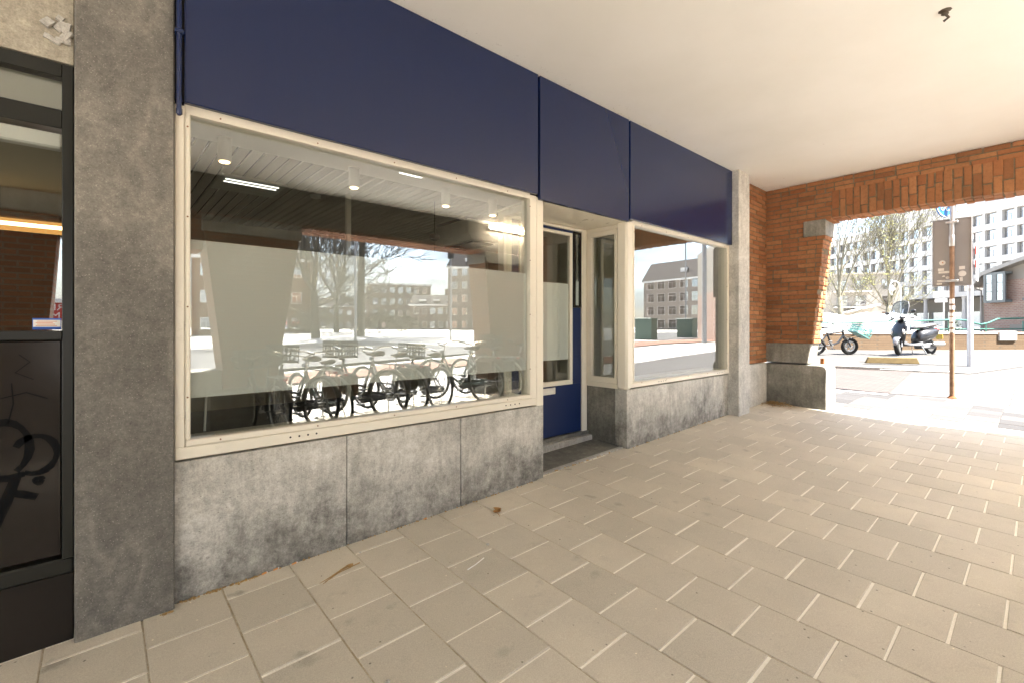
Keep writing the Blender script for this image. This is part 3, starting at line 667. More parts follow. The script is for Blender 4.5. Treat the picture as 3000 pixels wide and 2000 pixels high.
# dark room behind it
mb = MB(); mb.box(-2.6, 6.5, 0, -.08, 6.6, 2.6); mb.box(-.09, 2.96, 0, -.06, 6.5, 2.6); mb.box(-2.7, 2.8, 0, -2.6, 6.6, 2.6); tag(mb.build('dark_room_wall', M['shop_dark']), kind='structure')
tag(MB().box(-2.6, 2.8, 2.30, -.08, 6.6, 2.4).build('dark_room_ceiling', M['in_wall']), kind='structure')
tag(MB().box(-2.6, 2.8, .3, -.08, 6.6, .33).build('dark_room_floor', M['shop_dark']), kind='structure')
t = thing('tube_lamp', (-.7, 4.5, 2.06), 'lit orange tube lamp hanging inside the dark shop', 'lamp')
MB().tube([(-1.5, 4.5, 2.055), (-.17, 4.5, 2.055)], .016, 10).build('tube', M['tube_shop'], t, smooth=True); MB().tube([(-1.5, 4.53, 2.055), (-.15, 4.53, 2.055)], .042, 12).build('cover', M['tube_cover'], t, smooth=True); MB().cbox(-1.5, 4.50, 2.10, -.15, 4.56, 2.14, .005).build('housing', M['black_plastic'], t); MB().tube([(-.5, 4.53, 2.14), (-.5, 4.53, 2.3)], .006, 6).build('bracket', M['black_plastic'], t)

# ------------------------------------------------------------------ shop interior
mb = MB(); mb.box(-.05, 8.0, 0, 6.45, 8.1, 3.1); mb.box(.12, 2.96, 0, .16, 8.0, 3.1); mb.box(6.35, 2.86, 0, 6.45, 8.0, 3.1); tag(mb.build('interior_wall', M['in_wall']), kind='structure')
tag(MB().box(.16, 2.81, .10, 6.35, 8.0, .16).build('interior_floor', M['in_floor']), kind='structure')
tag(MB().box(.16, 2.81, 2.90, 6.35, 4.52, 3.10).build('interior_ceiling', M['in_white']), kind='structure')
tag(MB().box(.16, 4.53, 2.99, 6.35, 8.0, 3.10).build('interior_ceiling_void', M['gap']), kind='structure')
mb = MB(); k = .17
while k < 6.33:
    mb.cbox(k, 4.525, 2.905, k + .083, 7.99, 2.925, .003); k += .104
tag(mb.build('slatted_ceiling', M['slat']), kind='structure')
for sx, lab in ((.755, 'white cylinder ceiling spotlight at the left end of the slatted ceiling'), (1.833, 'white cylinder ceiling spotlight, second from the left in the large window'), (2.88, 'white cylinder ceiling spotlight left of the grey air conditioner, warm lit tip'), (3.55, 'white cylinder ceiling spotlight nearest the doorway')):
    t = thing('spotlight', (sx, 4.38, 2.72), lab, 'spotlight', 'cylinder spotlights inside the shop')
    m2 = MB(); m2.lathe((sx, 4.38, 2.71), [(.040, 0), (.050, .004), (.050, .175), (.056, .18), (.056, .19)], 20); m2.build('housing', M['white_plastic'], t, smooth=True); MB().lathe((sx, 4.38, 2.704), [(.038, 0), (.038, .005)], 16).build('lens', M['spot'], t)
    sl = bpy.data.lights.new('spot_beam', 'SPOT'); sl.energy = 15; sl.color = (1, .90, .77); sl.spot_size = R(62); sl.spot_blend = .6; sl.shadow_soft_size = .03; so_ = bpy.data.objects.new('spot_beam', sl); COL.objects.link(so_); so_.parent = t; so_.location = (0, 0, 2.695 - 2.72)
t = thing('air_conditioner', (4.0, 5.6, 2.6), 'grey boxy air conditioner hanging under the slatted ceiling', 'air conditioner')
M['ac'] = plain('ac_grey', (.58, .57, .48), .5)
MB().prism([(3.80, 2.86), (3.80, 2.66), (3.86, 2.58), (4.38, 2.58), (4.44, 2.66), (4.44, 2.86)], 5.22, 6.1, 'y').build('casing', M['ac'], t, bevel=.01); MB().box(3.93, 5.30, 2.560, 4.31, 6.0, 2.578).build('grille', M['gap'], t); MB().box(3.82, 5.3, 2.862, 4.42, 6.05, 2.904).build('mount', M['black_plastic'], t)
t = thing('pendant_sensor', (3.0, 4.9, 2.5), 'small black pendant hanging on a thin rod below the slatted ceiling', 'pendant')
mb = MB(); mb.lathe((3.06, 4.9, 2.42), [(.03, 0), (.06, .02), (.06, .06), (.04, .08)], 14); mb.build('body', M['black_plastic'], t, smooth=True); MB().tube([(3.06, 4.9, 2.5), (3.06, 4.9, 2.9)], .004, 6).build('rod', M['black_plastic'], t); MB().tube([(3.06, 4.9, 2.28), (3.065, 4.9, 2.42)], .003, 5).build('cable', M['black_plastic'], t)
tag(MB().cbox(2.13, 5.3, .16, 2.185, 5.355, 2.903, .004).build('interior_post', M['cream']), 'slim cream post standing in the middle of the shop', 'post')
mb = MB(); mb.tube([(.395, 2.80, .852), (.415, 2.83, 1.25)], .0055, 8); mb.cbox(.33, 2.78, .824, .44, 2.83, .836, .003)
tag(mb.build('window_prop', M['white']), 'thin white prop standing on the sill behind the frosted band', 'prop')
t = thing('smoke_detector', (2.6, 3.4, 2.88), 'flat bright batten lamp on the white ceiling strip', 'lamp'); t.name = 'batten_lamp'
MB().cbox(2.20, 4.12, 2.875, 2.44, 4.17, 2.899, .004).build('glow_strip', m_emit('batten', (1, .95, .86), .55), t)

t = thing('ceiling_light', (1.21, 5.69, 2.86), 'square grey louvre light set into the slatted ceiling at the left of the shop', 'ceiling light')
MB().cbox(.90, 5.38, 2.885, 1.52, 6.0, 2.904, .004).build('frame', M['ac'], t)
for yy in (5.50, 5.60): MB().box(.96, yy, 2.880, 1.46, yy + .022, 2.884).build('glow_strip', bpy.data.materials['batten'], t)
mb = MB(); mb.lathe((1.89, 5.62, 2.868), [(.03, 0), (.055, .01), (.06, .036)], 16); tag(mb.build('smoke_detector', M['white_plastic'], smooth=True), 'small white round smoke detector on the slatted ceiling', 'smoke detector')
# ------------------------------------------------------------------ small things on ground and ceiling
mb = MB(); mb.lathe((3.96, .40, 3.322), [(.010, 0), (.020, .006), (.015, .018), (.034, .0275)], 9); mb.tube([(3.96, .40, 3.33), (3.985, .385, 3.312), (3.99, .41, 3.30)], .008, 6)
tag(mb.build('ceiling_bracket', plain('bracket_bronze', (.085, .065, .045), .7)), 'small rusty bracket left on the pale ceiling', 'bracket')
M['leaf'] = plain('dry_leaf', (.36, .20, .07), .8, .2, var=.35, vscale=30)
M['twig'] = plain('dry_twig', (.38, .25, .11), .85, .2, var=.3, vscale=30)
def leaf_mesh(mb, x, y, z, L, a, curl=.3):
    n = 6; vs = []; ca, sa = math.cos(a), math.sin(a)
    for i in range(n + 1):
        u = i / n; w = L * .32 * math.sin(math.pi * u) ** .7 + .001; h = curl * L * (u - .5) ** 2 * 2
        for s_ in (-1, 0, 1):
            lx = (u - .5) * L; ly = s_ * w; vs.append((x + lx * ca - ly * sa, y + lx * sa + ly * ca, z + h + abs(s_) * w * .35))
    fs = []
    for i in range(n):
        for k in (0, 1): fs.append((i * 3 + k, i * 3 + k + 1, (i + 1) * 3 + k + 1, (i + 1) * 3 + k))
    mb.add(vs, fs)
mb = MB(); leaf_mesh(mb, 1.99, 2.41, gz(1.99, 2.41) + .004, .075, .4); leaf_mesh(mb, 2.01, 2.43, gz(2, 2.43) + .010, .06, 2.0); mb.tube([(1.985, 2.40, gz(2, 2.4) + .004), (1.965, 2.35, gz(2, 2.35) + .003)], .0015, 5)
tag(mb.build('fallen_leaf', M['leaf'], smooth=True), 'crumpled yellow brown leaf on the paving before the doorway', 'leaf')
mb = MB()
for k in range(9):
    a = .28 + rnd.uniform(-.25, .25); x = .92 + rnd.uniform(-.06, .06); y = 2.40 + (x - .92) * .3 + rnd.uniform(-.012, .012); L = rnd.uniform(.03, .07)
    mb.tube([(x - L * math.cos(a), y - L * math.sin(a), gz(x, y) + .003), (x + L * math.cos(a), y + L * math.sin(a), gz(x, y) + .006 + .006 * rnd.random())], [.0012, .003], 5)
leaf_mesh(mb, .985, 2.415, gz(.98, 2.4) + .006, .05, .3)
tag(mb.build('dry_twig', M['twig']), 'dry orange brown twig in a paving joint below the large window', 'twig')
mb = MB(); mb.tube([(1.44, 1.985, gz(1.44, 1.98) + .004), (1.50, 1.995, gz(1.5, 2) + .005), (1.575, 2.02, gz(1.57, 2) + .004)], .0028, 6)
tag(mb.build('white_stick', M['white']), 'thin white stick lying alone on a paving slab', 'stick')
mb = MB()
for k in range(240):
    x = 7.24 - abs(rnd.gauss(0, .10)); y = 2.60 - abs(rnd.gauss(0, .13)); a = rnd.uniform(0, 6.3)
    if k % 3: leaf_mesh(mb, x, y, gz(x, y) + .004 + rnd.uniform(0, .025), rnd.uniform(.015, .045), a, .5)
    else: mb.tube([(x, y, gz(x, y) + .004), (x + .04 * math.cos(a), y + .04 * math.sin(a), gz(x, y) + rnd.uniform(.006, .03))], .0016, 4)
for k in range(150):   # crumbs of dirt in the seam at the foot of the shop wall
    x = rnd.uniform(.26, 2.6) if k % 2 else rnd.uniform(.2, .62); y = (2.652 if x > .255 else 2.60) - abs(rnd.gauss(0, .009)); s_ = rnd.uniform(.0015, .005)
    mb.obox((x, y, gz(x, y) + s_ * .5), (s_, s_, s_ * .6), Matrix.Rotation(rnd.uniform(0, 6), 3, 'Z'))
for k in range(90):
    x = rnd.uniform(2.7, 6.0); y = (2.652 if x > 3.84 else 2.698) - abs(rnd.gauss(0, .008)); s_ = rnd.uniform(.0015, .006)
    mb.obox((x, y, gz(x, y) + s_ * .5), (s_, s_, s_ * .6), Matrix.Rotation(rnd.uniform(0, 6), 3, 'Z'))
tag(mb.build('litter', M['twig']), 'dry leaves and crumbs swept into the wall corners', 'litter', kind='stuff')
M['filter'] = plain('cigarette_filter', (.72, .34, .12), .8, .2)
for x, y, a, lab in ((.78, 2.642, .2, 'cigarette butt on the wall seam, nearest the first plinth joint'), (.635, 2.645, .3, 'cigarette butt on the wall seam, end to end with a second one'), (.69, 2.648, .25, 'cigarette butt on the wall seam, middle one of three'), (1.58, 2.64, .1, 'white cigarette butt at the plinth before the doorway')):
    z = gz(x, y) + .005; u = Vector((math.cos(a), math.sin(a), 0)); p = Vector((x, y, z)); t = thing('cigarette_butt', p, lab, 'cigarette butt', 'cigarette butts along the plinth')
    MB().tube([p - u * .014, p + u * .008], .004, 7).build('filter', M['filter'], t, smooth=True); MB().tube([p + u * .008, p + u * .014], .0038, 7).build('paper', M['white'], t)
for x, y, r_, lab in ((1.68, 2.12, .011, 'small white pebble in a paving joint below the window'), (.79, 1.585, .011, 'small pale pebble on the paving at the lower frame edge'), (1.09, 2.52, .007, 'tiny white pebble in the joint near the plinth')):
    mb = MB(); mb.lathe((x, y, gz(x, y)), [(r_ * .6, 0), (r_, r_ * .3), (r_ * .8, r_ * .8), (r_ * .2, r_)], 7); tag(mb.build('pebble', M['stone_pale'], smooth='all'), lab, 'pebble')

# ================================================================== BICYCLES
def bicycle(col, label, group, wr=.35, tr=.02, detail=True, rack=True, crate=None, fat=False, bars='city', fork='plain'):
    """local frame: +x forward, ground at z=0, wheels at x=-wb/2 and +wb/2"""
    t = thing('bicycle', (0, 0, 0), label, 'bicycle', group, rz=0.00001)
    wb = 1.08 if not fat else .98; xr, xf = -wb / 2, wb / 2
    fm = plain('frame_' + str(round(col[0] * 1000)) + str(round(col[2] * 1000)), col, .35, .5, var=.1)
    for x in (xr, xf):
        w = MB().ring((x, 0, wr), (0, 1, 0), wr - tr, tr, 36, 8).build('wheel', M['rubber'], t, smooth='all')
        MB().ring((x, 0, wr), (0, 1, 0), wr - tr * 2.2, tr * .55, 36, 6).build('rim', M['steel'], w, smooth='all')
        sp = MB()
        n = 28 if not fat else 5
        for k in range(n):
            a = 2 * math.pi * k / n; s_ = .025 if k % 2 else -.025; b_ = a + (.35 if (k // 2) % 2 else -.35)
            sp.tube([(x + .018 * math.cos(b_), s_, wr + .018 * math.sin(b_)), (x + (wr - tr * 2.2) * math.cos(a), 0, wr + (wr - tr * 2.2) * math.sin(a))], .0016 if not fat else .016, 4 if not fat else 6, cap=False)
        sp.build('spokes' if False else 'spoke_set', M['steel'], w); MB().tube([(x, -.05, wr), (x, .05, wr)], .024 if not fat else .05, 10).build('hub', M['steel'], w, smooth=True)
        if not fat:
            mb = MB(); n = 14
            a0, a1 = (R(10), R(190)) if x < 0 else (R(20), R(175))
            vs = []
            for i in range(n + 1):
                a = a0 + (a1 - a0) * i / n; rr = wr + .022
                for s_, q in ((-.028, -.012), (0, 0), (.028, -.012)): vs.append((x - (rr + q) * math.cos(a) * (1 if x < 0 else 1), s_, wr + (rr + q) * math.sin(a)))
            mb.add(vs, [(i * 3 + k, i * 3 + k + 1, i * 3 + k + 4, i * 3 + k + 3) for i in range(n) for k in (0, 1)]); mb.build('mudguard', fm, t, smooth='all')
    bb = (-.06, 0, .29); head0 = (xf - .20, 0, wr + .32); head1 = (xf - .235, 0, wr + .46); seat = (-.22, 0, wr + .40)
    f = MB(); r_ = .016 if not fat else .026
    f.tube([bb, (seat[0], 0, seat[2])], r_, 8); f.tube([bb, ((bb[0] + head0[0]) / 2 + .02, 0, (bb[2] + head0[2]) / 2 - .07), head0], r_ * 1.15, 8)
    if bars == 'city': f.tube([(bb[0] - .05, 0, bb[2] + .16), ((bb[0] + head1[0]) / 2 + .03, 0, .45), (head1[0], 0, head1[2] - .06)], r_, 8)
    else: f.tube([(seat[0] + .01, 0, seat[2] - .04), (head1[0], 0, head1[2] - .03)], r_, 8)
    f.tube([head0, head1], r_ * 1.25, 8)
    for s_ in (-.05, .05): f.tube([bb, (xr, s_, wr)], r_ * .65, 6); f.tube([(seat[0] + .02, 0, seat[2] - .05), (xr, s_, wr)], r_ * .6, 6)
    f.build('frame', fm, t, smooth=True)
    f = MB()
    for s_ in (-.055, .055): f.tube([(head0[0] - .005, s_ * .6, head0[2] - .02), (xf - .10, s_, wr + .16), (xf - .02, s_, wr + .03), (xf, s_, wr)], r_ * .75, 6)
    f.build('fork', fm, t, smooth=True)
    f = MB(); hz = head1[2] + .14; hx = head1[0] - .03
    f.tube([head1, (hx, 0, hz)], .012, 8)
    if bars == 'city':
        for s_ in (-1, 1): f.tube([(hx, 0, hz), (hx + .03, s_ * .15, hz + .04), (hx - .06, s_ * .27, hz + .04), (hx - .22, s_ * .30, hz + .01)], .0115, 7)
    else: f.tube([(hx - .05, -.34, hz + .04), (hx + .02, -.10, hz), (hx + .02, .10, hz), (hx - .05, .34, hz + .04)], .0125, 7)
    h = f.build('handlebar', M['chrome'] if not fat else M['black_plastic'], t, smooth=True)
    g = MB()
    for s_ in (-1, 1):
        p = (hx - .22, s_ * .30, hz + .01) if bars == 'city' else (hx - .05, s_ * .34, hz + .04); q = (hx - .11, s_ * .282, hz + .03) if bars == 'city' else (hx - .02, s_ * .22, hz + .02)
        MB().tube([p, q], .017, 8).build('grip', M['black_plastic'], h, smooth=True)
    sd = Vector(seat); f = MB(); f.tube([sd, sd + Vector((-.03, 0, .13))], .013, 8); f.build('seat_post', M['chrome'], t, smooth=True)
    sx, sz = seat[0] - .04, seat[2] + .135
    secs = [[(sx + X_, w_ * math.cos(a), sz + h_ * math.sin(a) + z_) for a in [2 * math.pi * k / 10 for k in range(10)]] for X_, w_, h_, z_ in ((-.14, .05, .025, .03), (-.12, .10, .04, .025), (-.03, .085, .035, .015), (.06, .035, .025, .012), (.13, .016, .015, .010))]
    MB().loft(secs).build('saddle', M['leather'] if not fat else M['black_plastic'], t, smooth='all')
    f = MB(); f.ring((bb[0], .045, bb[2]), (0, 1, 0), .085, .006, 20, 5); f.tube([(bb[0], -.07, bb[2]), (bb[0], .07, bb[2])], .018, 8)
    f.tube([(bb[0], .07, bb[2]), (bb[0] + .12, .07, bb[2] - .12)], .010, 6); f.tube([(bb[0], -.07, bb[2]), (bb[0] - .12, -.07, bb[2] + .12)], .010, 6)
    f.build('crankset', M['steel'], t, smooth=True)
    MB().cbox(bb[0] + .07, .065, bb[2] - .135, bb[0] + .17, .15, bb[2] - .112, .004).build('pedal', M['black_plastic'], t); MB().cbox(bb[0] - .17, -.15, bb[2] + .112, bb[0] - .07, -.065, bb[2] + .135, .004).build('pedal', M['black_plastic'], t)
    if not fat: MB().prism([(bb[0] + .10, bb[2] + .07), (bb[0] + .11, bb[2] - .05), (bb[0] + .03, bb[2] - .09), (xr - .03, wr - .04), (xr - .06, wr + .02), (xr, wr + .05)], .04, .062, 'y').build('chain_guard', M['black_plastic'], t, bevel=.006)
    if rack:
        f = MB(); zr = wr * 2 + .07
        for s_ in (-.06, .06): f.tube([(xr - .22, s_, zr), (xr + .16, s_, zr)], .006, 6); f.tube([(xr - .06, s_, zr), (xr, s_, wr)], .005, 5)
        for k in range(4): f.tube([(xr - .21 + k * .11, -.06, zr), (xr - .21 + k * .11, .06, zr)], .005, 5)
        f.build('rear_rack', M['steel'] if not fat else M['black_plastic'], t, smooth=True)
        MB().lathe((xr - .235, 0, zr - .03), [(.028, 0), (.028, .03)], 10).build('tail_light', plain('tail_red', (.5, .02, .02), .3), t)
    f = MB(); f.tube([(xr + .05, .06, wr - .02), (xr + .16, .19, .012)], .008, 6); f.build('kickstand', M['steel'], t)
    MB().lathe((head1[0] + .05, 0, head1[2] - .02), [(.03, 0), (.038, .01), (.03, .06)], 12).build('headlight', M['chrome'], t, smooth=True)
    if crate is not None: crate_box(t, hx + .10, hz - .12, crate)
    return t
def crate_box(t, cx, cz, col, w=.36, l=.30, h=.24, tilt=0, ob=None):
    cm = plain('crate_plastic', tuple(c * .55 for c in col), .5, .4, var=.06); mb = MB(); th = .008
    A = Matrix.Translation((cx, 0, cz)) @ Matrix.Rotation(tilt, 4, 'Y')
    hl, hw = l / 2, w / 2
    mb.box(-hl, -hw, 0, hl, hw, th)
    for zz, hh in ((.0, .03), (h * .36, .022), (h * .66, .022), (h - .035, .035)):
        for s_ in (-1, 1): mb.box(-hl, s_ * hw - th / 2, zz, hl, s_ * hw + th / 2, zz + hh); mb.box(s_ * hl - th / 2, -hw, zz, s_ * hl + th / 2, hw, zz + hh)
    for k in range(7):
        for s_ in (-1, 1):
            x = -hl + l * k / 6; mb.box(x - .007, s_ * hw - th * .4, 0, x + .007, s_ * hw + th * .4, h - .002); y = -hw + w * k / 6; mb.box(s_ * hl - th * .4, y - .007, 0, s_ * hl + th * .4, y + .007, h - .002)
    return mb.build('crate', cm, t, xf=A)

def place(o, x, y, z, heading, lean=0, sc=1):
    o.scale = (sc, sc, sc)
    o.location = (x, y, z); o.rotation_euler = (lean, 0, heading)
grp = 'bicycles parked between the street piers'
b1 = bicycle((.015, .015, .017), 'black city bicycle parked beside the street pier, mirrored at the left of the glass', grp, crate=(.05, .05, .055))
b2 = bicycle((.30, .31, .33), 'silver grey city bicycle in the parked row, mirrored mid window', grp)
b3 = bicycle((.03, .06, .05), 'dark green city bicycle in the parked row, mirrored toward the doorway', grp)
for o_, c_ in ((b2, (.03, .03, .035)), (b3, (.10, .05, .03))):
    for s_ in (-1, 1): MB().cbox(-.78, s_ * .13 - .06, .44, -.46, s_ * .13 + .06, .74, .03).build('pannier_bag', plain('pannier_' + str(s_), c_, .8), o_)
row = [(1.50, b1, 'black city bicycle closest to the tapered pier in the mirrored row'), (1.86, 0, 'black city bicycle, second from the tapered pier in the mirrored row'), (2.26, 2, 'dark green city bicycle, third from the tapered pier in the mirrored row'),
       (2.76, 0, 'black city bicycle, fourth from the tapered pier in the mirrored row'), (3.28, b2, 'silver grey city bicycle in the middle of the mirrored row'), (3.86, 0, 'black city bicycle right of the silver one in the mirrored row'),
       (4.58, b3, 'dark green city bicycle standing apart right of the mirrored silver one'), (5.22, 1, 'silver grey city bicycle near the far end of the mirrored row'), (5.80, 0, 'black city bicycle last in the mirrored row by the lamp pier')]
protos = [b1, b2, b3]
for i, (x, p, lab) in enumerate(row):
    o = p if not isinstance(p, int) else copy_tree(protos[p])
    o['label'] = lab
    h = R(-90 + (-6, -18, -10, -22, -14, -4, -20, -12, -24)[i]); y = -1.34 - (i % 3) * .06
    place(o, x + .1, y, gz(x, y) + .004, h, R((3, -4, 5, -2, 4, -5, 3, 5, -3)[i]), (1, 1.04, .97, 1.05, 1, .96, 1.03, .98, 1.02)[i])
# bicycles seen through the arch
gb = 'bicycles by the low wall outside the arch'
fb = bicycle((.02, .02, .022), 'black fat tyred bicycle with a turquoise crate on its front carrier', gb, wr=.255, tr=.05, fat=True, bars='flat', rack=False)
place(fb, 16.55, 4.16, gz(16.6, 4.1) + .064, R(-41), R(4))
crate_box(fb, .74, .58, (.22, .48, .44), .38, .42, .27, R(28))
f = MB(); f.tube([(.42, -.12, .50), (.72, -.12, .56)], .01, 6); f.tube([(.42, .12, .50), (.72, .12, .56)], .01, 6); f.build('front_carrier', M['black_plastic'], fb)
wbk = bicycle((.62, .62, .60), 'white city bicycle parked nose on beside the brick arch pier', gb)
place(wbk, 16.7, 4.70, gz(16.7, 4.7) + .064, R(202), R(-3))
w2 = copy_tree(wbk); w2['label'] = 'white city bicycle half hidden behind the fat tyred one'; place(w2, 17.6, 4.75, gz(17.6, 4.75) + .064, R(197), R(4))

# ================================================================== SCOOTER
def scooter():
    t = thing('motor_scooter', (0, 0, 0), 'dark grey motor scooter with tall clear windscreen parked in front of the low wall', 'scooter', rz=.00001)
    body = plain('scooter_paint', (.012, .0125, .014), .3, .5, var=.08, coat=.15); grey = plain('scooter_grey', (.12, .12, .125), .45)
    wr, tr = .22, .055; xr, xf = -.62, .62
    for x in (xr, xf):
        ST = Matrix.Translation((.50, 0, 0)) @ Matrix.Rotation(R(26), 4, 'Z') @ Matrix.Translation((-.50, 0, 0)) if x > 0 else None
        w = MB().ring((x, 0, wr), (0, 1, 0), wr - tr, tr, 28, 10, flat=1.1).build('wheel', M['rubber'], t, smooth='all', xf=ST)
        MB().lathe((x, -.045, wr), [(.05, 0), (wr - tr * 1.5, .01), (wr - tr * 1.5, .08), (.05, .09)], 20, 'y').build('rim', M['steel'], w, smooth=True, xf=ST)
    ST = Matrix.Translation((.50, 0, 0)) @ Matrix.Rotation(R(26), 4, 'Z') @ Matrix.Translation((-.50, 0, 0))
    def sec(x, pts): return [(x + dx, y, z) for dx, y, z in pts]
    def ell(x, zc, w, h, n=14, dx=0): return [(x + dx * math.sin(2 * math.pi * k / n), w * math.cos(2 * math.pi * k / n), zc + h * math.sin(2 * math.pi * k / n)) for k in range(n)]
    # front shield: wide, curved plate leaning back to the handlebar
    secs = [[(x + .05 * (1 - (y / w) ** 2) - th, y, z) for y, th in ((-w, .0), (-w * .6, .0), (0, .0), (w * .6, .0), (w, .0), (w * .9, .06), (w * .5, .08), (0, .09), (-w * .5, .08), (-w * .9, .06))] for x, z, w in ((.44, .30, .10), (.50, .42, .17), (.50, .58, .22), (.45, .74, .23), (.38, .88, .19), (.33, .97, .12))]
    MB().loft(secs).build('front_shield', body, t, smooth='all')
    MB().loft([ell(.46, .50, .09, .03), ell(.60, .485, .085, .035), ell(.76, .44, .075, .045), ell(.84, .36, .055, .05), ell(.87, .29, .04, .03)]).build('front_mudguard', plain('mudguard_silver', (.20, .20, .21), .3, .5, .4), t, smooth='all', xf=ST)
    f = MB()
    for s_ in (-.085, .085): f.tube([(.62, s_, wr), (.50, s_ * .9, .50), (.46, s_ * .5, .6)], .022, 8)
    f.build('fork', grey, t, smooth=True, xf=ST)
    MB().loft([ell(.36, .98, .10, .05), ell(.40, 1.03, .13, .075), ell(.44, 1.04, .11, .07), ell(.47, 1.04, .075, .06)]).build('headlamp_cowl', body, t, smooth='all')
    MB().lathe((.468, 0, 1.04), [(.075, 0), (.07, .018), (.045, .028)], 20, 'x').build('headlight', M['chrome'], t, smooth=True)
    for s_ in (-1, 1):
        MB().loft([ell(.47, .60, .015, .07), ell(.50, .62, .035, .09), ell(.53, .66, .018, .06)], True).build('turn_signal', M['white_plastic'], t, smooth='all', xf=Matrix.Translation((.0, s_ * .17, .0)))
    f = MB(); f.tube([(.33, -.36, 1.03), (.38, -.14, 1.04), (.38, .14, 1.04), (.33, .36, 1.03)], .016, 8); h = f.build('handlebar', M['black_plastic'], t, smooth=True)
    for s_ in (-1, 1):
        MB().tube([(.35, s_ * .24, 1.035), (.325, s_ * .37, 1.03)], .023, 8).build('grip', M['black_plastic'], h, smooth=True)
        m = MB(); m.tube([(.37, s_ * .2, 1.05), (.36, s_ * .29, 1.16), (.36, s_ * .33, 1.20)], .008, 6); mr = m.build('mirror_stem', M['black_plastic'], t, smooth=True)
        MB().loft([[(x, s_ * .37 + w * math.cos(2 * math.pi * k / 12), 1.22 + .045 * math.sin(2 * math.pi * k / 12) * w / .07) for k in range(12)] for x, w in ((.39, .035), (.37, .07), (.345, .068))]).build('mirror', M['black_plastic'], mr, smooth='all')
    # windscreen: curved transparent sheet with pale rim
    n = 12; vs = []; rim = []
    outline = [(-.20, 1.06), (-.24, 1.22), (-.235, 1.40), (-.20, 1.50), (-.10, 1.545), (0, 1.555), (.10, 1.545), (.20, 1.50), (.235, 1.40), (.24, 1.22), (.20, 1.06)]
    P = [(.46 - (z - 1.06) * .36 - .5 * y * y, y, z) for y, z in outline]
    ws = MB(); ws.add(P + [(p[0] - .004, p[1], p[2]) for p in P], [tuple(range(11)), tuple(range(21, 10, -1))]); w_ = ws.build('windscreen', m_glass('windscreen_plastic', -.01, (.62, .65, .66)), t)
    MB().tube(P + [P[0]], .013, 6).build('screen_rim', grey, w_, smooth=True)
    f = MB()
    for s_ in (-1, 1): f.tube([(.40, s_ * .10, 1.05), (.43, s_ * .12, 1.14), (.40, s_ * .13, 1.30)], .007, 6)
    f.build('screen_bracket', M['chrome'], w_)
    MB().loft([[(x, y, z) for y, z in ((-w, z0), (w, z0), (w, z1), (w * .5, z1 + .012), (-w * .5, z1 + .012), (-w, z1))] for x, w, z0, z1 in ((.47, .13, .30, .42), (.30, .17, .26, .31), (0, .18, .25, .30), (-.18, .16, .26, .36))]).build('floorboard', grey, t, bevel=.008)
    MB().loft([ell(-.10, .42, .12, .13), ell(-.20, .50, .17, .20), ell(-.40, .54, .20, .21), ell(-.62, .58, .19, .18), ell(-.80, .62, .14, .13), ell(-.95, .68, .07, .06)]).build('rear_body', body, t, smooth='all')
    MB().loft([ell(-.02, .74, .07, .03), ell(-.10, .78, .13, .05), ell(-.32, .79, .155, .055), ell(-.52, .83, .15, .06), ell(-.75, .86, .13, .055), ell(-.90, .85, .06, .03)]).build('seat', plain('seat_vinyl', (.10, .10, .10), .4), t, smooth='all')
    f = MB(); f.tube([(-.78, -.11, .80), (-.98, -.10, .86), (-1.02, 0, .86), (-.98, .10, .86), (-.78, .11, .80)], .013, 7); f.build('grab_rail', M['black_plastic'], t, smooth=True)
    MB().loft([ell(-.92, .72, .05, .05), ell(-.99, .70, .045, .04)]).build('tail_light', plain('lens_red', (.45, .03, .03), .25), t, smooth='all')
    e = MB(); e.lathe((-.95, .17, .30), [(.03, 0), (.06, .05), (.065, .35), (.04, .42)], 14, 'x'); e.build('exhaust', M['steel'], t, smooth=True)
    e = MB(); e.cbox(-.72, -.14, .17, -.20, .12, .33, .03); e.build('engine', grey, t, bevel=.02)
    e = MB(); e.tube([(-.14, .13, .26), (-.20, .22, .015), (-.32, .24, .012)], .011, 6); e.tube([(-.14, -.13, .26), (-.20, -.18, .015), (-.30, -.19, .012)], .011, 6); e.build('kickstand', M['steel'], t, smooth=True)
    MB().cbox(-1.03, -.09, .44, -1.02, .09, .58, .002).build('number_plate', plain('plate_yellow', (.7, .5, .08), .5), t)
    return t
sc_ = scooter(); place(sc_, 17.70, 2.46, gz(17.7, 2.5) + .066, R(151), R(5))

# ================================================================== STREET FURNITURE outside the arch
P0 = Vector((9.80, .91)); zg = gz(9.8, .91)
t = thing('sign_pole', (9.80, .91, zg), 'rust brown steel pole carrying the grey sign board, standing on the sunny pavement', 'pole')
m_pole = plain('rusty_pole', (.25, .15, .085), .6, .4, .1, var=.45, vscale=7)
MB().tube([(9.80, .91, zg - .1), (9.80, .91, 2.62)], .030, 14).build('shaft', m_pole, t, smooth=True); MB().tube([(9.80, .91, 2.60), (9.80, .91, 3.62)], .0285, 14).build('upper_shaft', M['steel'], t, smooth=True)
mb = MB(); mb.lathe((9.80, .91, 2.60), [(.033, 0), (.036, .005), (.036, .16), (.033, .165)], 14); mb.build('sleeve', M['steel'], t, smooth=True)
mb = MB(); mb.lathe((9.80, .91, zg), [(.06, 0), (.045, .012), (.034, .03)], 12); mb.build('foot_collar', M['rust'], t, smooth=True)
for k, z in enumerate((1.28, 1.36, 1.44, 1.53, 1.63, 1.72)): MB().lathe((9.80, .91, z), [(.0312, 0), (.0312, .05 + .012 * (k % 3))], 14).build('pole_sticker', M['sticker_white'], t)
sb = thing('sign_board', (9.86, .91, 2.0), 'grey back of an upright rectangular sign board with stickers near its foot', 'sign')
m_back = plain('sign_back', (.32, .315, .30), .55, .4, .2, var=.06, vscale=2)
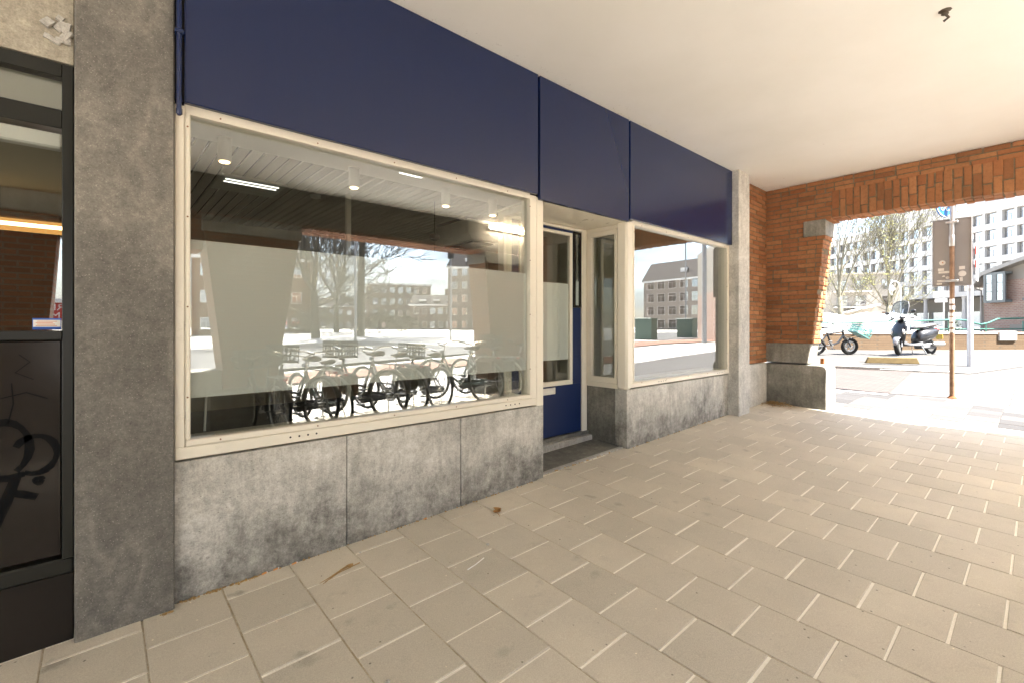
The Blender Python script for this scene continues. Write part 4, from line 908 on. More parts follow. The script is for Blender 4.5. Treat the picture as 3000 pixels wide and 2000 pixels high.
mb = MB(); mb.cbox(9.846, .695, 1.995, 9.868, 1.140, 3.03, .004); mb.build('panel', m_back, sb)
mb = MB()
for a in ((.695, 1.995, .708, 3.03), (1.127, 1.995, 1.140, 3.03), (.708, 1.995, 1.127, 2.008), (.708, 3.017, 1.127, 3.03)): mb.cbox(9.832, a[0] - .001, a[1] - .001, 9.870, a[2] + .001, a[3] + .001, .003)
mb.build('rim', m_back, sb)
for z in (2.05, 2.95): MB().cbox(9.765, .84, z, 9.846, .98, z + .035, .004).build('clamp', M['steel'], sb)
def stick(y0, z0, y1, z1, m=M['sticker_white']): MB().box(9.8435, min(y0, y1), z0, 9.8452, max(y0, y1), z1).build('sticker', m, sb)
def stick_round(y, z, r, m=M['sticker_white']): MB().lathe((9.8435, y, z), [(r, 0), (r, .002)], 18, 'x').build('sticker', m, sb)
stick(1.075, 2.235, 1.005, 2.275); stick(1.07, 2.195, .945, 2.228); stick(1.085, 2.08, .99, 2.092); stick(1.085, 2.062, .99, 2.074); stick(1.09, 2.022, 1.03, 2.046); stick(.835, 2.24, .77, 2.29); stick(.83, 2.06, .795, 2.12)
stick_round(1.025, 2.36, .038); stick_round(.80, 2.175, .045); stick_round(.965, 2.125, .022); stick_round(1.018, 2.362, .012, M['orange_ink'])
MB().prism([(1.03, 2.14), (.99, 2.14), (1.0, 2.165), (1.02, 2.16)], 9.8435, 9.8452, 'x').build('sticker', M['sticker_white'], sb)
bs = thing('round_sign', (9.77, .99, 3.05), 'round blue traffic sign at the top of the rusty pole, half hidden by the lintel', 'sign')
m_blue = plain('traffic_blue', (.03, .17, .52), .4, .5, var=.03)
RM = Matrix.Translation((9.765, .985, 3.255)) @ Matrix.Rotation(R(65), 4, 'Z')
MB().lathe((0, 0, 0), [(.205, 0), (.205, .012)], 36, 'x').build('disc', m_blue, bs, xf=RM)
for s_ in (-.003, .0145):
    mb = MB(); mb.ring((s_, 0, 0), (1, 0, 0), .193, .006, 36, 6); mb.build('white_rim', M['sticker_white'], bs, xf=RM)
    mb = MB(); q = s_ - .001 if s_ < 0 else s_
    mb.ring((q, -.055, -.06), (1, 0, 0), .040, .006, 18, 6); mb.ring((q, .06, -.06), (1, 0, 0), .040, .006, 18, 6)
    mb.tube([(q, -.055, -.06), (q, -.01, -.0), (q, .045, .0), (q, .06, -.06)], .006, 6); mb.tube([(q, -.01, 0), (q, 0, -.06), (q, .045, 0), (q, .04, .035)], .006, 6); mb.tube([(q, -.025, .02), (q, .01, .02)], .007, 6); mb.build('bicycle_symbol', M['sticker_white'], bs, xf=RM)
zg = gz(15.29, 1.11)
t = thing('signal_pole', (15.29, 1.11, zg), 'pale galvanised pole with a narrow sign seen edge on behind the grey sign board', 'pole')
MB().tube([(15.29, 1.11, zg - .1), (15.29, 1.11, 3.5)], .055, 14).build('shaft', plain('pale_pole', (.55, .57, .60), .4, .5, .3), t, smooth=True); MB().lathe((15.29, 1.11, 2.2), [(.066, 0), (.066, .06)], 14).build('collar', M['steel'], t, smooth=True)
s_ = MB().cbox(15.05, .985, 2.42, 15.5, 1.005, 3.5, .004).build('edge_sign', M['white'], t); MB().cbox(15.045, .99, 2.72, 15.35, 1.012, 2.88, .002).build('red_stripe', plain('sign_red', (.6, .08, .06), .5), s_); MB().cbox(15.045, .99, 3.02, 15.35, 1.012, 3.2, .002).build('red_stripe', plain('sign_red_b', (.6, .08, .06), .5), s_)
# concrete parking stop
a, b_ = Vector((14.1, 2.86)), Vector((14.72, 1.92)); d_ = (b_ - a).normalized(); n_ = Vector((-d_.y, d_.x)) * -.09
mb = MB(); zz = gz(14.4, 2.4) + .079
c = [a, b_, b_ + n_ * -1, a + n_ * -1]
mb.add([(v.x, v.y, zz) for v in c] + [(v.x + (w.x - v.x) * .12, v.y + (w.y - v.y) * .12, zz + .155) for v, w in zip(c, [a + (b_ - a) / 2] * 4)], [(0, 1, 2, 3), (4, 5, 6, 7), (0, 1, 5, 4), (1, 2, 6, 5), (2, 3, 7, 6), (3, 0, 4, 7)])
tag(mb.build('parking_stop', plain('stop_yellow', (.16, .115, .05), .8, .3, var=.2), bevel=.015), 'long ochre parking stop lying on the parking bay', 'parking stop')
# low wall with coping
lw = thing('low_wall', (22, 2.3, .5), 'low brown brick wall with a pale coping behind the scooter', 'wall')
m_lw = m_bricktex('low_wall_brick', (.105, .066, .036), (.135, .088, .048), (.095, .07, .045), .21, .065, .008)
D1 = Vector((24.64 - 19.86, .50 - 4.18)).normalized(); S1 = Vector((19.70, 4.30)) - D1 * 5; N1 = Vector((-D1.y, D1.x))
def wallbox(mb, s0, s1, o0, o1, z0, z1, b=.006):
    A = Matrix(((D1.x, N1.x, 0, S1.x), (D1.y, N1.y, 0, S1.y), (0, 0, 1, 0), (0, 0, 0, 1)))
    m2 = MB(); m2.cbox(s0, o0, z0, s1, o1, z1, b); mb.add([A @ Vector(v) for v in m2.v], m2.f)
mb = MB(); wallbox(mb, 0, 16, 0, .34, .2, 1.085); mb.build('brickwork', m_lw, lw)
mb = MB(); wallbox(mb, 0, 10.35, -.02, .36, 1.087, 1.15); wallbox(mb, 11.05, 16, -.02, .36, 1.087, 1.15); mb.build('coping', plain('coping_brick', (.50, .36, .27), .8, .2), lw)
mb = MB(); wallbox(mb, 10.36, 11.04, -.06, .38, .86, 1.19, .02); mb.build('end_stone', M['stone_pale'], lw)
# green railing
rl = thing('green_railing', (23.5, 3, .55), 'green painted railing with a dipping top rail behind the low wall', 'railing')
m_green = plain('railing_green', (.05, .17, .13), .4, .5, var=.1)
S2 = S1 + N1 * 1.9
def rp(s, z): p = S2 + D1 * s; return (p.x, p.y, z)
MB().tube([rp(2, 1.50), rp(6, 1.50), rp(10.9, 1.63), rp(11.25, 1.60), rp(11.6, 1.50), rp(11.9, 1.44), rp(12.2, 1.50), rp(12.6, 1.66), rp(16, 1.75)], .032, 8).build('top_rail', m_green, rl, smooth=True); MB().tube([rp(2, 1.2), rp(16, 1.28)], .018, 8).build('mid_rail', m_green, rl, smooth=True)
for k in range(9): MB().tube([rp(2.5 + 1.6 * k, .5), rp(2.5 + 1.6 * k, 1.5 if k < 5 else 1.58 if k != 6 else 1.44)], .022, 8).build('post', m_green, rl, smooth=True)
# shrub by the house
mb = MB(); r2 = random.Random(3)
M['shrub'] = plain('shrub_leaf', (.035, .05, .03), .7, .3, var=.4, vscale=20)
c0 = S1 + D1 * 9.75 + N1 * 1.0
for k in range(420):
    a = r2.uniform(0, 6.28); rr = .28 * r2.random() ** .5; z = r2.uniform(0, .5); s_ = r2.uniform(.02, .05); w = 1 - abs(z - .2) / .6
    Mx = Matrix.Rotation(r2.uniform(0, 6), 3, 'Z') @ Matrix.Rotation(r2.uniform(-1, 1), 3, 'X')
    mb.add([Vector((c0.x + rr * w * math.cos(a), c0.y + rr * w * math.sin(a), 1.1 + z)) + Mx @ Vector(v) for v in ((-s_, 0, 0), (0, -s_ * .4, 0), (s_, 0, 0), (0, s_ * .4, 0))], [(0, 1, 2, 3)])
mb.tube([(c0.x, c0.y, .5), (c0.x, c0.y, 1.3)], .02, 6)
tag(mb.build('shrub', M['shrub']), 'small dark shrub before the brick house wall', 'shrub')
# crook lamp
lp = thing('street_lamp', (38.6, 6.0, .55), 'white street lamp with a curled crook arm and bell shade', 'lamp')
m_wp = plain('lamp_white', (.34, .35, .35), .4)
dr = Vector((-.75, .66)); pts = [(38.6, 6.0, .5), (38.6, 6.0, 3.7)]
for k in range(1, 15):
    a = R(0 + 17.5 * k); rr = .42 * (1 - .028 * k); u = -.42 + rr * math.cos(a); pts.append((38.6 - dr.x * u * 1.0, 6.0 - dr.y * u * 1.0, 3.72 + rr * 1.5 * math.sin(a)))
MB().tube(pts, .035, 8).build('post', m_wp, lp, smooth=True)
hp = (38.6 + dr.x * .55, 6.0 + dr.y * .55, 3.72)
MB().lathe(hp, [(.19, 0), (.17, .07), (.06, .13), (.03, .3)], 14).build('lamp_shade', m_wp, lp, smooth=True); MB().lathe((hp[0], hp[1], hp[2] - .08), [(.05, 0), (.12, .03), (.13, .08)], 12).build('globe', M['white_plastic'], lp, smooth=True)
# market tents
m_tent = plain('tent_canvas', (.80, .79, .77), .8, .2, var=.04)
for k, (px, dep, w, lab) in enumerate(((2420, 33, 2.6, 'white market tent half hidden behind the brick pier'), (2538, 32, 2.3, 'white peaked market tent between the two trees'), (2612, 32, 2.1, 'white peaked market tent behind the scooter'))):
    l = (px - 1500) / 1368; x = dep * (.6613 + l * .7501); y = dep * (.7501 - l * .6613)
    t = thing('market_tent', (x, y, .5), lab, 'tent', 'white market tents'); thing.local = False
    A = Matrix.Translation((x, y, 0)) @ Matrix.Rotation(R(-41), 4, 'Z'); h = w / 2; zp, ze = 2.32, 1.95
    vs = [(-h, -h, ze), (h, -h, ze), (h, h, ze), (-h, h, ze), (0, 0, zp), (-h, -h, ze - .22), (h, -h, ze - .22), (h, h, ze - .22), (-h, h, ze - .22)]
    for i in range(4):   # sagging roof panels
        a, b = Vector(vs[i]), Vector(vs[(i + 1) % 4]); vs += [tuple((a + b + Vector(vs[4]) * 1.0) / 3 - Vector((0, 0, .06)))]
    fs = []
    for i in range(4): c = 9 + i; fs += [(i, (i + 1) % 4, c), ((i + 1) % 4, 4, c), (4, i, c), (i, (i + 1) % 4, (i + 1) % 4 + 5, i + 5)]
    MB().add(vs, fs).build('canopy', m_tent, t, xf=A); MB().box(-h + .02, -h + .02, .5, h - .02, -h + .04, ze - .2).build('side_wall', m_tent, t, xf=A)
    for sx in (-1, 1):
        for sy in (-1, 1): MB().tube([(sx * (h - .03), sy * (h - .03) - .04, .4), (sx * (h - .03), sy * (h - .03) - .04, ze)], .03, 6).build('leg', M['steel'], t, xf=A)

# ================================================================== TREES
def tree_mesh(seed, h, r0, fork, spread, depth, leaves=0, upright=.5, nb=(3, 4), side=0, minr=.011):
    r = random.Random(seed); tk = MB(); br = MB(); lf = MB()
    def limb(p, d, L, rad, lev):
        n = 5 if lev < 2 else 3; pts = [p]; q = p; dd = d
        for i in range(n):
            dd = (dd + Vector((r.gauss(0, .10), r.gauss(0, .10), r.gauss(0, .06) + upright * .10))).normalized(); q = q + dd * (L / n); pts.append(q)
        rads = [max(rad * (1 - .55 * i / n), minr) for i in range(n + 1)]
        br.tube(pts, rads, 6 if lev < 2 else 3, cap=False)
        if lev >= depth:
            if leaves:
                for _ in range(leaves):
                    c = pts[-1].lerp(pts[0], r.random() * .8) + Vector((r.gauss(0, .12), r.gauss(0, .12), r.gauss(0, .12))); s_ = r.uniform(.035, .08)
                    Mx = Matrix.Rotation(r.uniform(0, 6), 3, 'Z') @ Matrix.Rotation(r.uniform(-1.2, 1.2), 3, 'X')
                    lf.add([c + Mx @ Vector(v) for v in ((-s_, 0, 0), (0, -s_ * .6, 0), (s_, 0, 0), (0, s_ * .6, 0))], [(0, 1, 2, 3)])
            return
        k = r.randint(*nb) + (3 if lev == 0 and side else 0) + (1 if lev == 1 and side else 0)
        for i in range(k):
            u = r.uniform(.35, 1) if i else 1.0; j = min(int(u * n), n - 1); b = pts[j].lerp(pts[j + 1], u * n - j)
            a = r.uniform(0, 6.28); s_ = spread * r.uniform(.6, 1.2)
            sv = dd.orthogonal().normalized(); sv = Matrix.Rotation(a, 3, dd) @ sv
            nd = (dd * math.cos(s_) + sv * math.sin(s_) + Vector((0, 0, upright * .25))).normalized()
            limb(b, nd, L * r.uniform(.58, .82), rads[-1] * r.uniform(.6, .9), lev + 1)
    top = Vector((r.gauss(0, .1), r.gauss(0, .1), fork))
    tk.tube([(0, 0, -.3), (0, 0, .1), tuple(top * .5), tuple(top)], [r0 * 1.35, r0 * 1.1, r0 * .95, r0 * .8], 10)
    for i in range(4):
        a = i * 1.6 + r.uniform(-.4, .4); s_ = spread * (.15 if i == 0 else r.uniform(.7, 1.2))
        limb(top - Vector((0, 0, r.uniform(0, fork * .12))), Vector((math.cos(a) * math.sin(s_), math.sin(a) * math.sin(s_), math.cos(s_))), (h - fork) * .46, r0 * (.62 if i == 0 else .45), 0)
    for i in range(side):   # thin lower boughs straight off the trunk
        u = r.uniform(.45, .98); a = r.uniform(0, 6.28); p = top * u
        limb(p, Vector((math.cos(a), math.sin(a), r.uniform(.1, .7))).normalized(), (h - fork) * r.uniform(.18, .3), r0 * .16, max(1, depth - 3))
    return tk, br, lf
M['bark'] = plain('bark', (.125, .115, .085), .9, .2, var=.35, vscale=6)
M['bark_dark'] = plain('bark_dark', (.085, .075, .06), .9, .2, var=.3, vscale=6)
M['sprout'] = plain('spring_leaf', (.26, .26, .10), .7, .2, var=.3, vscale=3)
def tree(x, y, z, seed, h, r0, fork, spread, depth, label, group, leaves=0, bark='bark', upright=.5, nb=(3, 4), rz=0, side=0, minr=.011):
    t = thing('tree', (x, y, z), label, 'tree', group, rz=.00001); t.rotation_euler.z = rz
    tk, br, lf = tree_mesh(seed, h, r0, fork, spread, depth, leaves, upright, nb, side, minr)
    tk.build('trunk', M[bark], t, smooth='all'); c = br.build('crown', M[bark], t, smooth='all'); BASE[c.name] = Vector((0, 0, 0))
    if leaves: lf.build('foliage', M['sprout'], c)
    return t
gt = 'young trees beyond the arch'
tree(40.7, 9.75, .5, 11, 12.5, .17, 3.0, .34, 4, 'slender tree with first pale leaves rising beside the brick pier', gt, 3, upright=.7, nb=(2, 4), side=8)
tree(47.7, 8.3, .5, 23, 10.5, .20, 2.6, .42, 4, 'wide vase shaped tree sprouting pale leaves behind the street lamp', gt, 2, upright=.6, nb=(2, 4), side=6)
gs = 'bare street trees across the road, seen mirrored in the large window'
for i, (px, dep, seed, h, fk, lab) in enumerate(((925, 40, 5, 19, 4.5, 'bare tree with two tall stems, left one of the mirrored trees'), (1055, 42, 8, 20, 8.5, 'bare tree with one thick trunk, right one of the mirrored trees'), (985, 62, 31, 19, 5, 'thinner bare tree standing farther back between the mirrored trees'), (850, 70, 14, 18, 5, 'bare tree at the mirrored pier edge'))):
    l = (px - 1500) / 1368; x = dep * (.6613 + l * .7501); Y = dep * (.7501 - l * .6613); y = 5.36 - Y
    tree(x, y, -.1, seed, h, .34, fk, .6, 5, lab, gs, 0, 'bark_dark', .2, (2, 4), 0, 12, .021)

for i, (px, dep, seed, h, lab) in enumerate(((905, 58, 41, 3.4, 'bare brown shrub under the mirrored two stemmed tree'), (985, 66, 42, 4.2, 'tall bare brown shrub between the mirrored trunks'), (1110, 60, 43, 3.6, 'bare brown shrub right of the mirrored thick trunk'), (1190, 70, 44, 3.2, 'low bare shrub before the mirrored flat roofed block'))):
    l = (px - 1500) / 1368; x = dep * (.6613 + l * .7501); y = 5.36 - dep * (.7501 - l * .6613)
    t = tree(x, y, -.1, seed, h, .10, .5, .8, 4, lab, 'bare shrubs across the road', 0, 'bark_dark', .1, (3, 5), 0, 0, .02); t.name = 'shrub'; t['category'] = 'shrub'

# ================================================================== BUILDINGS
M['wb_wall'] = plain('white_render', (.47, .455, .435), .7, .3, var=.05, vscale=.2)
M['wb_frame'] = plain('window_frame_dark', (.19, .18, .17), .5)
M['beige_wall'] = plain('beige_render', (.25, .23, .20), .8, .2, var=.05, vscale=.2)
M['shade_glass'] = m_glass('office_glass', .40, (.92, .92, .92))
M['curtain'] = plain('curtain', (.66, .63, .58), .9, .1, var=.25, vscale=1.2)
def windows(parent, A, cells, w, h, dep, mfr, mgl, name='window', mull=True, mid=.62):
    """one window mesh with a pane child; repeated by copy. cells: list of (s,z) lower left in the facade frame A (s along, o outward, z)"""
    proto = None
    for s, z in cells:
        if proto is None:
            f = MB(); b = .07
            f.box(0, -dep, 0, w, -dep + .06, b); f.box(0, -dep, h - b, w, -dep + .06, h); f.box(0, -dep, b, b, -dep + .06, h - b); f.box(w - b, -dep, b, w, -dep + .06, h - b)
            if mull: f.box(w * .5 - .03, -dep, b, w * .5 + .03, -dep + .05, h * mid); f.box(b, -dep, h * mid, w - b, -dep + .05, h * mid + .06)
            me = f
            o = bpy.data.objects.new(name, mesh_of(name, f, mfr)); COL.objects.link(o); o.parent = parent
            g = MB(); g.box(b * .5, -dep + .012, b * .5, w - b * .5, -dep + .022, h - b * .5)
            p = bpy.data.objects.new('pane', mesh_of('pane', g, mgl)); COL.objects.link(p); p.parent = o
            proto = o
        else: o = copy_tree(proto, parent)
        B = base_of(parent); Mx = A @ Matrix.Translation((s, 0, z)); o.matrix_local = Matrix.Translation(-B) @ Mx
def mesh_of(name, mb, mat):
    me = bpy.data.meshes.new(name); me.from_pydata([tuple(v) for v in mb.v], [], mb.f); me.materials.append(mat); return me
def frame_at(px, py, ux, uy):   # s along (ux,uy), o outward = left-hand normal flipped to face the viewer
    u = Vector((ux, uy)).normalized(); n = Vector((-u.y, u.x))
    return Matrix(((u.x, n.x, 0, px), (u.y, n.y, 0, py), (0, 0, 1, 0), (0, 0, 0, 1)))
# white office block: facade recedes to the left
wb = thing('office_building', (122, 7, .5), 'large white office building with rows of dark framed windows and an open ground floor', 'building')
A = frame_at(122, 7, .588, .809)
mb = MB(); fl = [7.9 + 3.0 * k for k in range(5)]
for z in fl: mb.box(-40, -.9, z - 1.05 if z > 8 else z - .9, 64, .12, z + .02)      # spandrel bands
mb.box(-40, -.9, 21.95, 64, .15, 23.6); mb.box(-40, -14, 23.6, 64, -.5, 23.8)
mb.build('facade_bands', M['wb_wall'], wb, xf=A)
mb = MB(); s = -39.6; k = 0; cells = []; piers = []
while s < 63:
    wd = .32 if k % 3 else .85
    piers.append((s, wd)); 
    for z in fl: cells.append((s + wd + .02, z + .05))
    s += wd + 1.95; k += 1
for s, wd in piers: mb.box(s, -.88, 7.0, s + wd, .05, 21.95)
mb.build('facade_piers', M['wb_wall'], wb, xf=A)
vis = [c for c in cells if -9 < c[0] < 31]
windows(wb, A, vis[:95], 1.91, 1.86, .55, M['wb_frame'], M['shade_glass'])
mb = MB()
for s_, z_ in cells:
    if s_ >= 31: 
        mb.box(s_, -.55, z_, s_ + 1.91, -.5, z_ + .08); mb.box(s_, -.55, z_ + 1.15, s_ + 1.91, -.5, z_ + 1.22); mb.box(s_, -.55, z_ + .08, s_ + .08, -.5, z_ + 1.86); mb.box(s_ + .9, -.55, z_ + .08, s_ + .98, -.5, z_ + 1.86); mb.box(s_ + 1.83, -.55, z_ + .08, s_ + 1.91, -.5, z_ + 1.86)
tag(mb.build('far_windows', M['wb_frame'], wb, xf=A), kind='stuff'); MB().box(31, -.60, 7.9, 64, -.57, 21.9).build('far_glazing', M['shade_glass'], wb, xf=A)
mb = MB(); mb.box(-40, -1.0, 7.0, 64, -.92, 22); mb.build('curtain_wall', M['curtain'], wb, xf=A)
mb = MB(); mb.box(-40, -14, 7.0, 64, -1.02, 23.6); mb.box(-40, -14, 0, 64, -5.5, 7.0); mb.build('body', M['beige_wall'], wb, xf=A)
mb = MB(); mb.box(-38, -10, 23.8, 24, -3.5, 27.2); mb.build('penthouse', M['wb_wall'], wb, xf=A)
mb = MB()
for k in range(24): mb.box(-39 + k * 3, -.3, 23.6, -38.95 + k * 3, -.25, 24.6)
mb.box(-40, -.32, 24.55, 32, -.24, 24.62); mb.build('roof_rail', M['wb_frame'], wb, xf=A)
for k in range(8):
    MB().lathe((-34 + k * 7.6, -.6, 0), [(.38, 0), (.30, 6.4), (.45, 7.0)], 14).build('round_column', M['wb_wall'], wb, smooth=True, xf=A)
mb = MB()
for k in range(20): mb.box(-39 + k * 3.4, -5.45, .9, -36.3 + k * 3.4, -5.40, 4.2)
mb.build('ground_floor_glazing', M['shade_glass'], wb, xf=A); MB().box(-7.5, -5.3, 1.2, -4.6, -5.2, 2.8).build('plum_panel', plain('plum_panel', (.25, .06, .10), .6), wb, xf=A); MB().box(-7.5, -5.3, 2.85, -4.6, -5.2, 4.3).build('blue_panel', plain('blue_panel_far', (.20, .26, .55), .6), wb, xf=A)
# left wing, plainer, facing the arch
lwg = thing('office_wing', (100, 26, .5), 'pale beige building wing with balconies behind the two trees', 'building')
A2 = frame_at(126.5, 15.8, -.62, .785)
A2 = frame_at(112, 17.5, -.45, .89)
mb = MB(); mb.box(0, -12, 0, 30, 0, 11.2); mb.box(-.5, -12, 11.2, 30.5, .4, 11.5); mb.build('wall', M['beige_wall'], lwg, xf=A2)
windows(lwg, A2, [(1.0, z) for z in (2.2, 5.2, 8.2)] + [(5.2, z) for z in (5.2, 8.2)] + [(8.2, z) for z in (5.2, 8.2)], 1.8, 1.9, -.06, M['wb_frame'], M['shade_glass'])
for z in (5.0, 8.0):
    b_ = MB(); b_.cbox(4.6, 0, z - .2, 10.6, 1.3, z, .02); b = b_.build('balcony', M['wb_wall'], lwg, xf=A2)
    r_ = MB()
    for k in range(16): r_.box(4.65 + k * .39, 1.22, z, 4.68 + k * .39, 1.25, z + 1.0)
    r_.box(4.6, 1.21, z + .98, 10.6, 1.26, z + 1.05); r_.build('railing', M['wb_frame'], b, xf=A2)
MB().prism([(3.6, 5.2), (11.4, 3.2), (11.4, 3.5), (3.6, 5.5)], .02, 2.4, 'y').build('canopy', M['wb_wall'], lwg, xf=A2)
# brick house on the right
ho = thing('brick_house', (31, 0, .55), 'brick house with pale gable, overhanging eave and grey corner bay window', 'house')
m_hb = m_bricktex('house_brick', (.33, .215, .17), (.27, .165, .13), (.33, .30, .26), .22, .075, .012)
A3 = Matrix.Translation((29.95, 1.60, 0)) @ Matrix.Rotation(math.atan2(-.78, -.62), 4, 'Z')   # s to the right, o away from viewer
H0 = lambda *a: MB().box(*a)
MB().prism([(-.18, 0), (9, 0), (9, 3.36), (-.18, 3.36)], 0, 7, 'y').build('brick_wall', m_hb, ho, xf=A3)
MB().prism([(-.18, 3.363), (9, 3.363), (9, 5.95), (1.4, 4.02), (.05, 3.62), (-.18, 3.38)], .03, 7, 'y').build('gable', M['beige_wall'], ho, xf=A3)
m_roof = plain('roof_edge', (.27, .26, .24), .7)
MB().prism([(-.42, 3.20), (-.36, 3.17), (.05, 3.625), (1.4, 4.025), (9, 5.955), (9, 6.12), (1.4, 4.18), (-.02, 3.78), (-.42, 3.32)], -.38, 7.2, 'y').build('roof', m_roof, ho, xf=A3)
g = MB(); g.tube([(-.45, -.38, 3.18), (-.45, 7, 3.18)], .06, 10); g.tube([(-.43, -.3, 3.12), (-.25, -.05, 2.98), (-.235, -.06, 2.8), (-.235, -.06, .5)], .035, 8); g.build('gutter', m_roof, ho, smooth=True, xf=A3)
m_bay = plain('bay_grey', (.13, .145, .145), .5)
bw = MB(); poly = [(.02, 0), (.10, -.34), (.98, -.34), (.98, 0)]
bw.prism(poly, 2.40, 2.50, 'z'); bw.prism(poly, 3.62, 3.72, 'z')
for a, b in (((.10, -.34), (.20, -.28)), ((.44, -.34), (.64, -.28)), ((.88, -.34), (.98, -.28)), ((.02, -.04), (.08, 0))): bw.cbox(a[0], a[1], 2.50, b[0], b[1], 3.62, .005)
bwo = bw.build('bay_window', m_bay, ho, xf=A3); MB().box(.20, -.315, 2.50, .44, -.305, 3.62).build('pane', M['shade_glass'], bwo, xf=A3); MB().box(.64, -.315, 2.50, .88, -.305, 3.62).build('pane', M['shade_glass'], bwo, xf=A3); MB().box(.15, -.26, 2.5, .92, -.25, 3.62).build('curtain', M['white'], bwo, xf=A3)
MB().prism([(.03, -.02), (.09, -.30), (.11, -.30), (.05, -.02)], 2.5, 3.62, 'z').build('pane', M['shade_glass'], bwo, xf=A3)
for z in (2.87, 3.25):
    for x in (.20, .64): MB().box(x, -.322, z, x + .24, -.316, z + .025).build('glazing_bar', m_bay, bwo, xf=A3)
MB().cbox(1.55, -.25, 2.45, 3.5, -.01, 2.55, .01).build('canopy', m_bay, ho, xf=A3); MB().box(.9, -.03, .9, 4, -.002, 1.45).build('plaster_foot', M['beige_wall'], ho, xf=A3)
# distant kiosk board on its arm
t = thing('direction_sign', (27.1, 2.77, .55), 'small white sign plates on a thin arm left of the pole', 'sign')
MB().tube([(27.1, 2.77, .5), (27.1, 2.77, 2.75)], .03, 8).build('post', M['steel'], t, smooth=True); MB().cbox(26.95, 2.55, 2.58, 26.99, 3.1, 2.86, .004).build('plate', M['white'], t); MB().cbox(26.95, 2.65, 2.38, 26.99, 3.05, 2.55, .004).build('plate', M['white'], t)

# --- across the street (mirrored in the glass)
M['ap_brick'] = m_bricktex('apartment_brick', (.17, .115, .09), (.21, .145, .11), (.20, .17, .15), .22, .07, .01)
M['pale_brick'] = m_bricktex('pale_brick', (.30, .25, .21), (.36, .30, .26), (.30, .27, .24), .22, .07, .01)
M['roof_tile'] = m_bricktex('roof_tiles', (.075, .06, .055), (.10, .08, .07), (.03, .028, .025), .30, .34, .03)
M['win_white'] = plain('window_white', (.72, .71, .68), .5)
def block(name, label, px, py, ux, uy, L, H, nf, nw, wall, roofh, ww=1.3, wh=1.6, dep=10, roofm='roof_tile', flat=False):
    t = thing(name, (px, py, 0), label, 'building')
    A = frame_at(px, py, ux, uy)
    MB().box(0, -dep, -.2, L, 0, H).build('wall', M[wall], t, xf=A)
    if flat: rf = MB().box(-.3, -dep, H + .003, L + .3, .35, H + .5).build('roof', M['win_white'], t, xf=A)
    else:
        rf = MB().add([(-.3, .5, H), (L + .3, .5, H), (L + .3, -dep, H), (-.3, -dep, H), (.4, -2.2, H + roofh), (L - .4, -2.2, H + roofh), (L - .4, -dep + 2.2, H + roofh), (.4, -dep + 2.2, H + roofh)], [(0, 1, 5, 4), (1, 2, 6, 5), (2, 3, 7, 6), (3, 0, 4, 7), (4, 5, 6, 7), (3, 2, 1, 0)]).build('roof', M[roofm], t, xf=A)
        MB().box(-.2, .02, H - .35, L + .2, .56, H - .004).build('gutter', M['win_white'], t, xf=A)
        for k in range(3): MB().box(L * (.2 + .3 * k), -2.2, H + .4, L * (.2 + .3 * k) + 1.6, -.4, H + roofh * .55).build('dormer', M['win_white'], t, xf=A)
        MB().box(L * .72, -5, H, L * .72 + 1.6, -4, H + roofh + 1.6).build('chimney', M[wall], rf, xf=A)
    fh = H / nf; cells = [(1.0 + (L - 2.0 - ww) * i / (nw - 1), fh * k + .9) for k in range(nf) for i in range(nw)]
    windows(t, A, cells[:98], ww, wh, -.06, M['win_white'], M['shade_glass'], mid=.66)
    return t
def vpos(px, dep):   # a picture column and a depth in the mirrored street -> real plan position
    l = (px - 1500) / 1368; return dep * (.6613 + l * .7501), 5.36 - dep * (.7501 - l * .6613)
x0, y0 = vpos(1312, 105); x1, y1 = vpos(1560, 100)
block('apartment_building', 'brown brick apartment block with white windows mirrored at the right of the large window', x0, y0, x1 - x0, y1 - y0, 20, 14.5, 5, 8, 'ap_brick', 3.6)
x0, y0 = vpos(1080, 120); x1, y1 = vpos(1240, 125)
block('flat_roof_building', 'flat roofed brown block mirrored behind the right bare tree', x0, y0, x1 - x0, y1 - y0, 16, 12, 4, 7, 'ap_brick', 0, flat=True)
x0, y0 = vpos(1200, 112); x1, y1 = vpos(1318, 112)
block('terrace_house', 'low brick terrace between the mirrored brown blocks', x0, y0, x1 - x0, y1 - y0, 11, 6.5, 2, 5, 'ap_brick', 2.4)
x0, y0 = 82.0, -20.0; x1, y1 = 96.0, -62.0
block('tiled_roof_building', 'brick row with dark tiled roof and white window frames mirrored in the smaller window', 95, -56, -.12, 1.0, 48, 11.6, 4, 16, 'pale_brick', 4.2, 2.0, 1.9)
block('white_block', 'pale balcony block mirrored at the far end of the smaller window', 70, -2.2 - 8, -.05, 1.0, 6.5, 16, 5, 3, 'wb_wall', 0, flat=True) if False else None
block('brick_row', 'red brown brick row mirrored left of the tapered pier', *vpos(560, 60), .93, .36, 14, 10.5, 3, 7, 'bricktex', 3.0)
block('grey_row', 'long low brick row far behind the mirrored trees', *vpos(640, 130), .80, .55, 44, 7, 2, 18, 'ap_brick', 2.5)
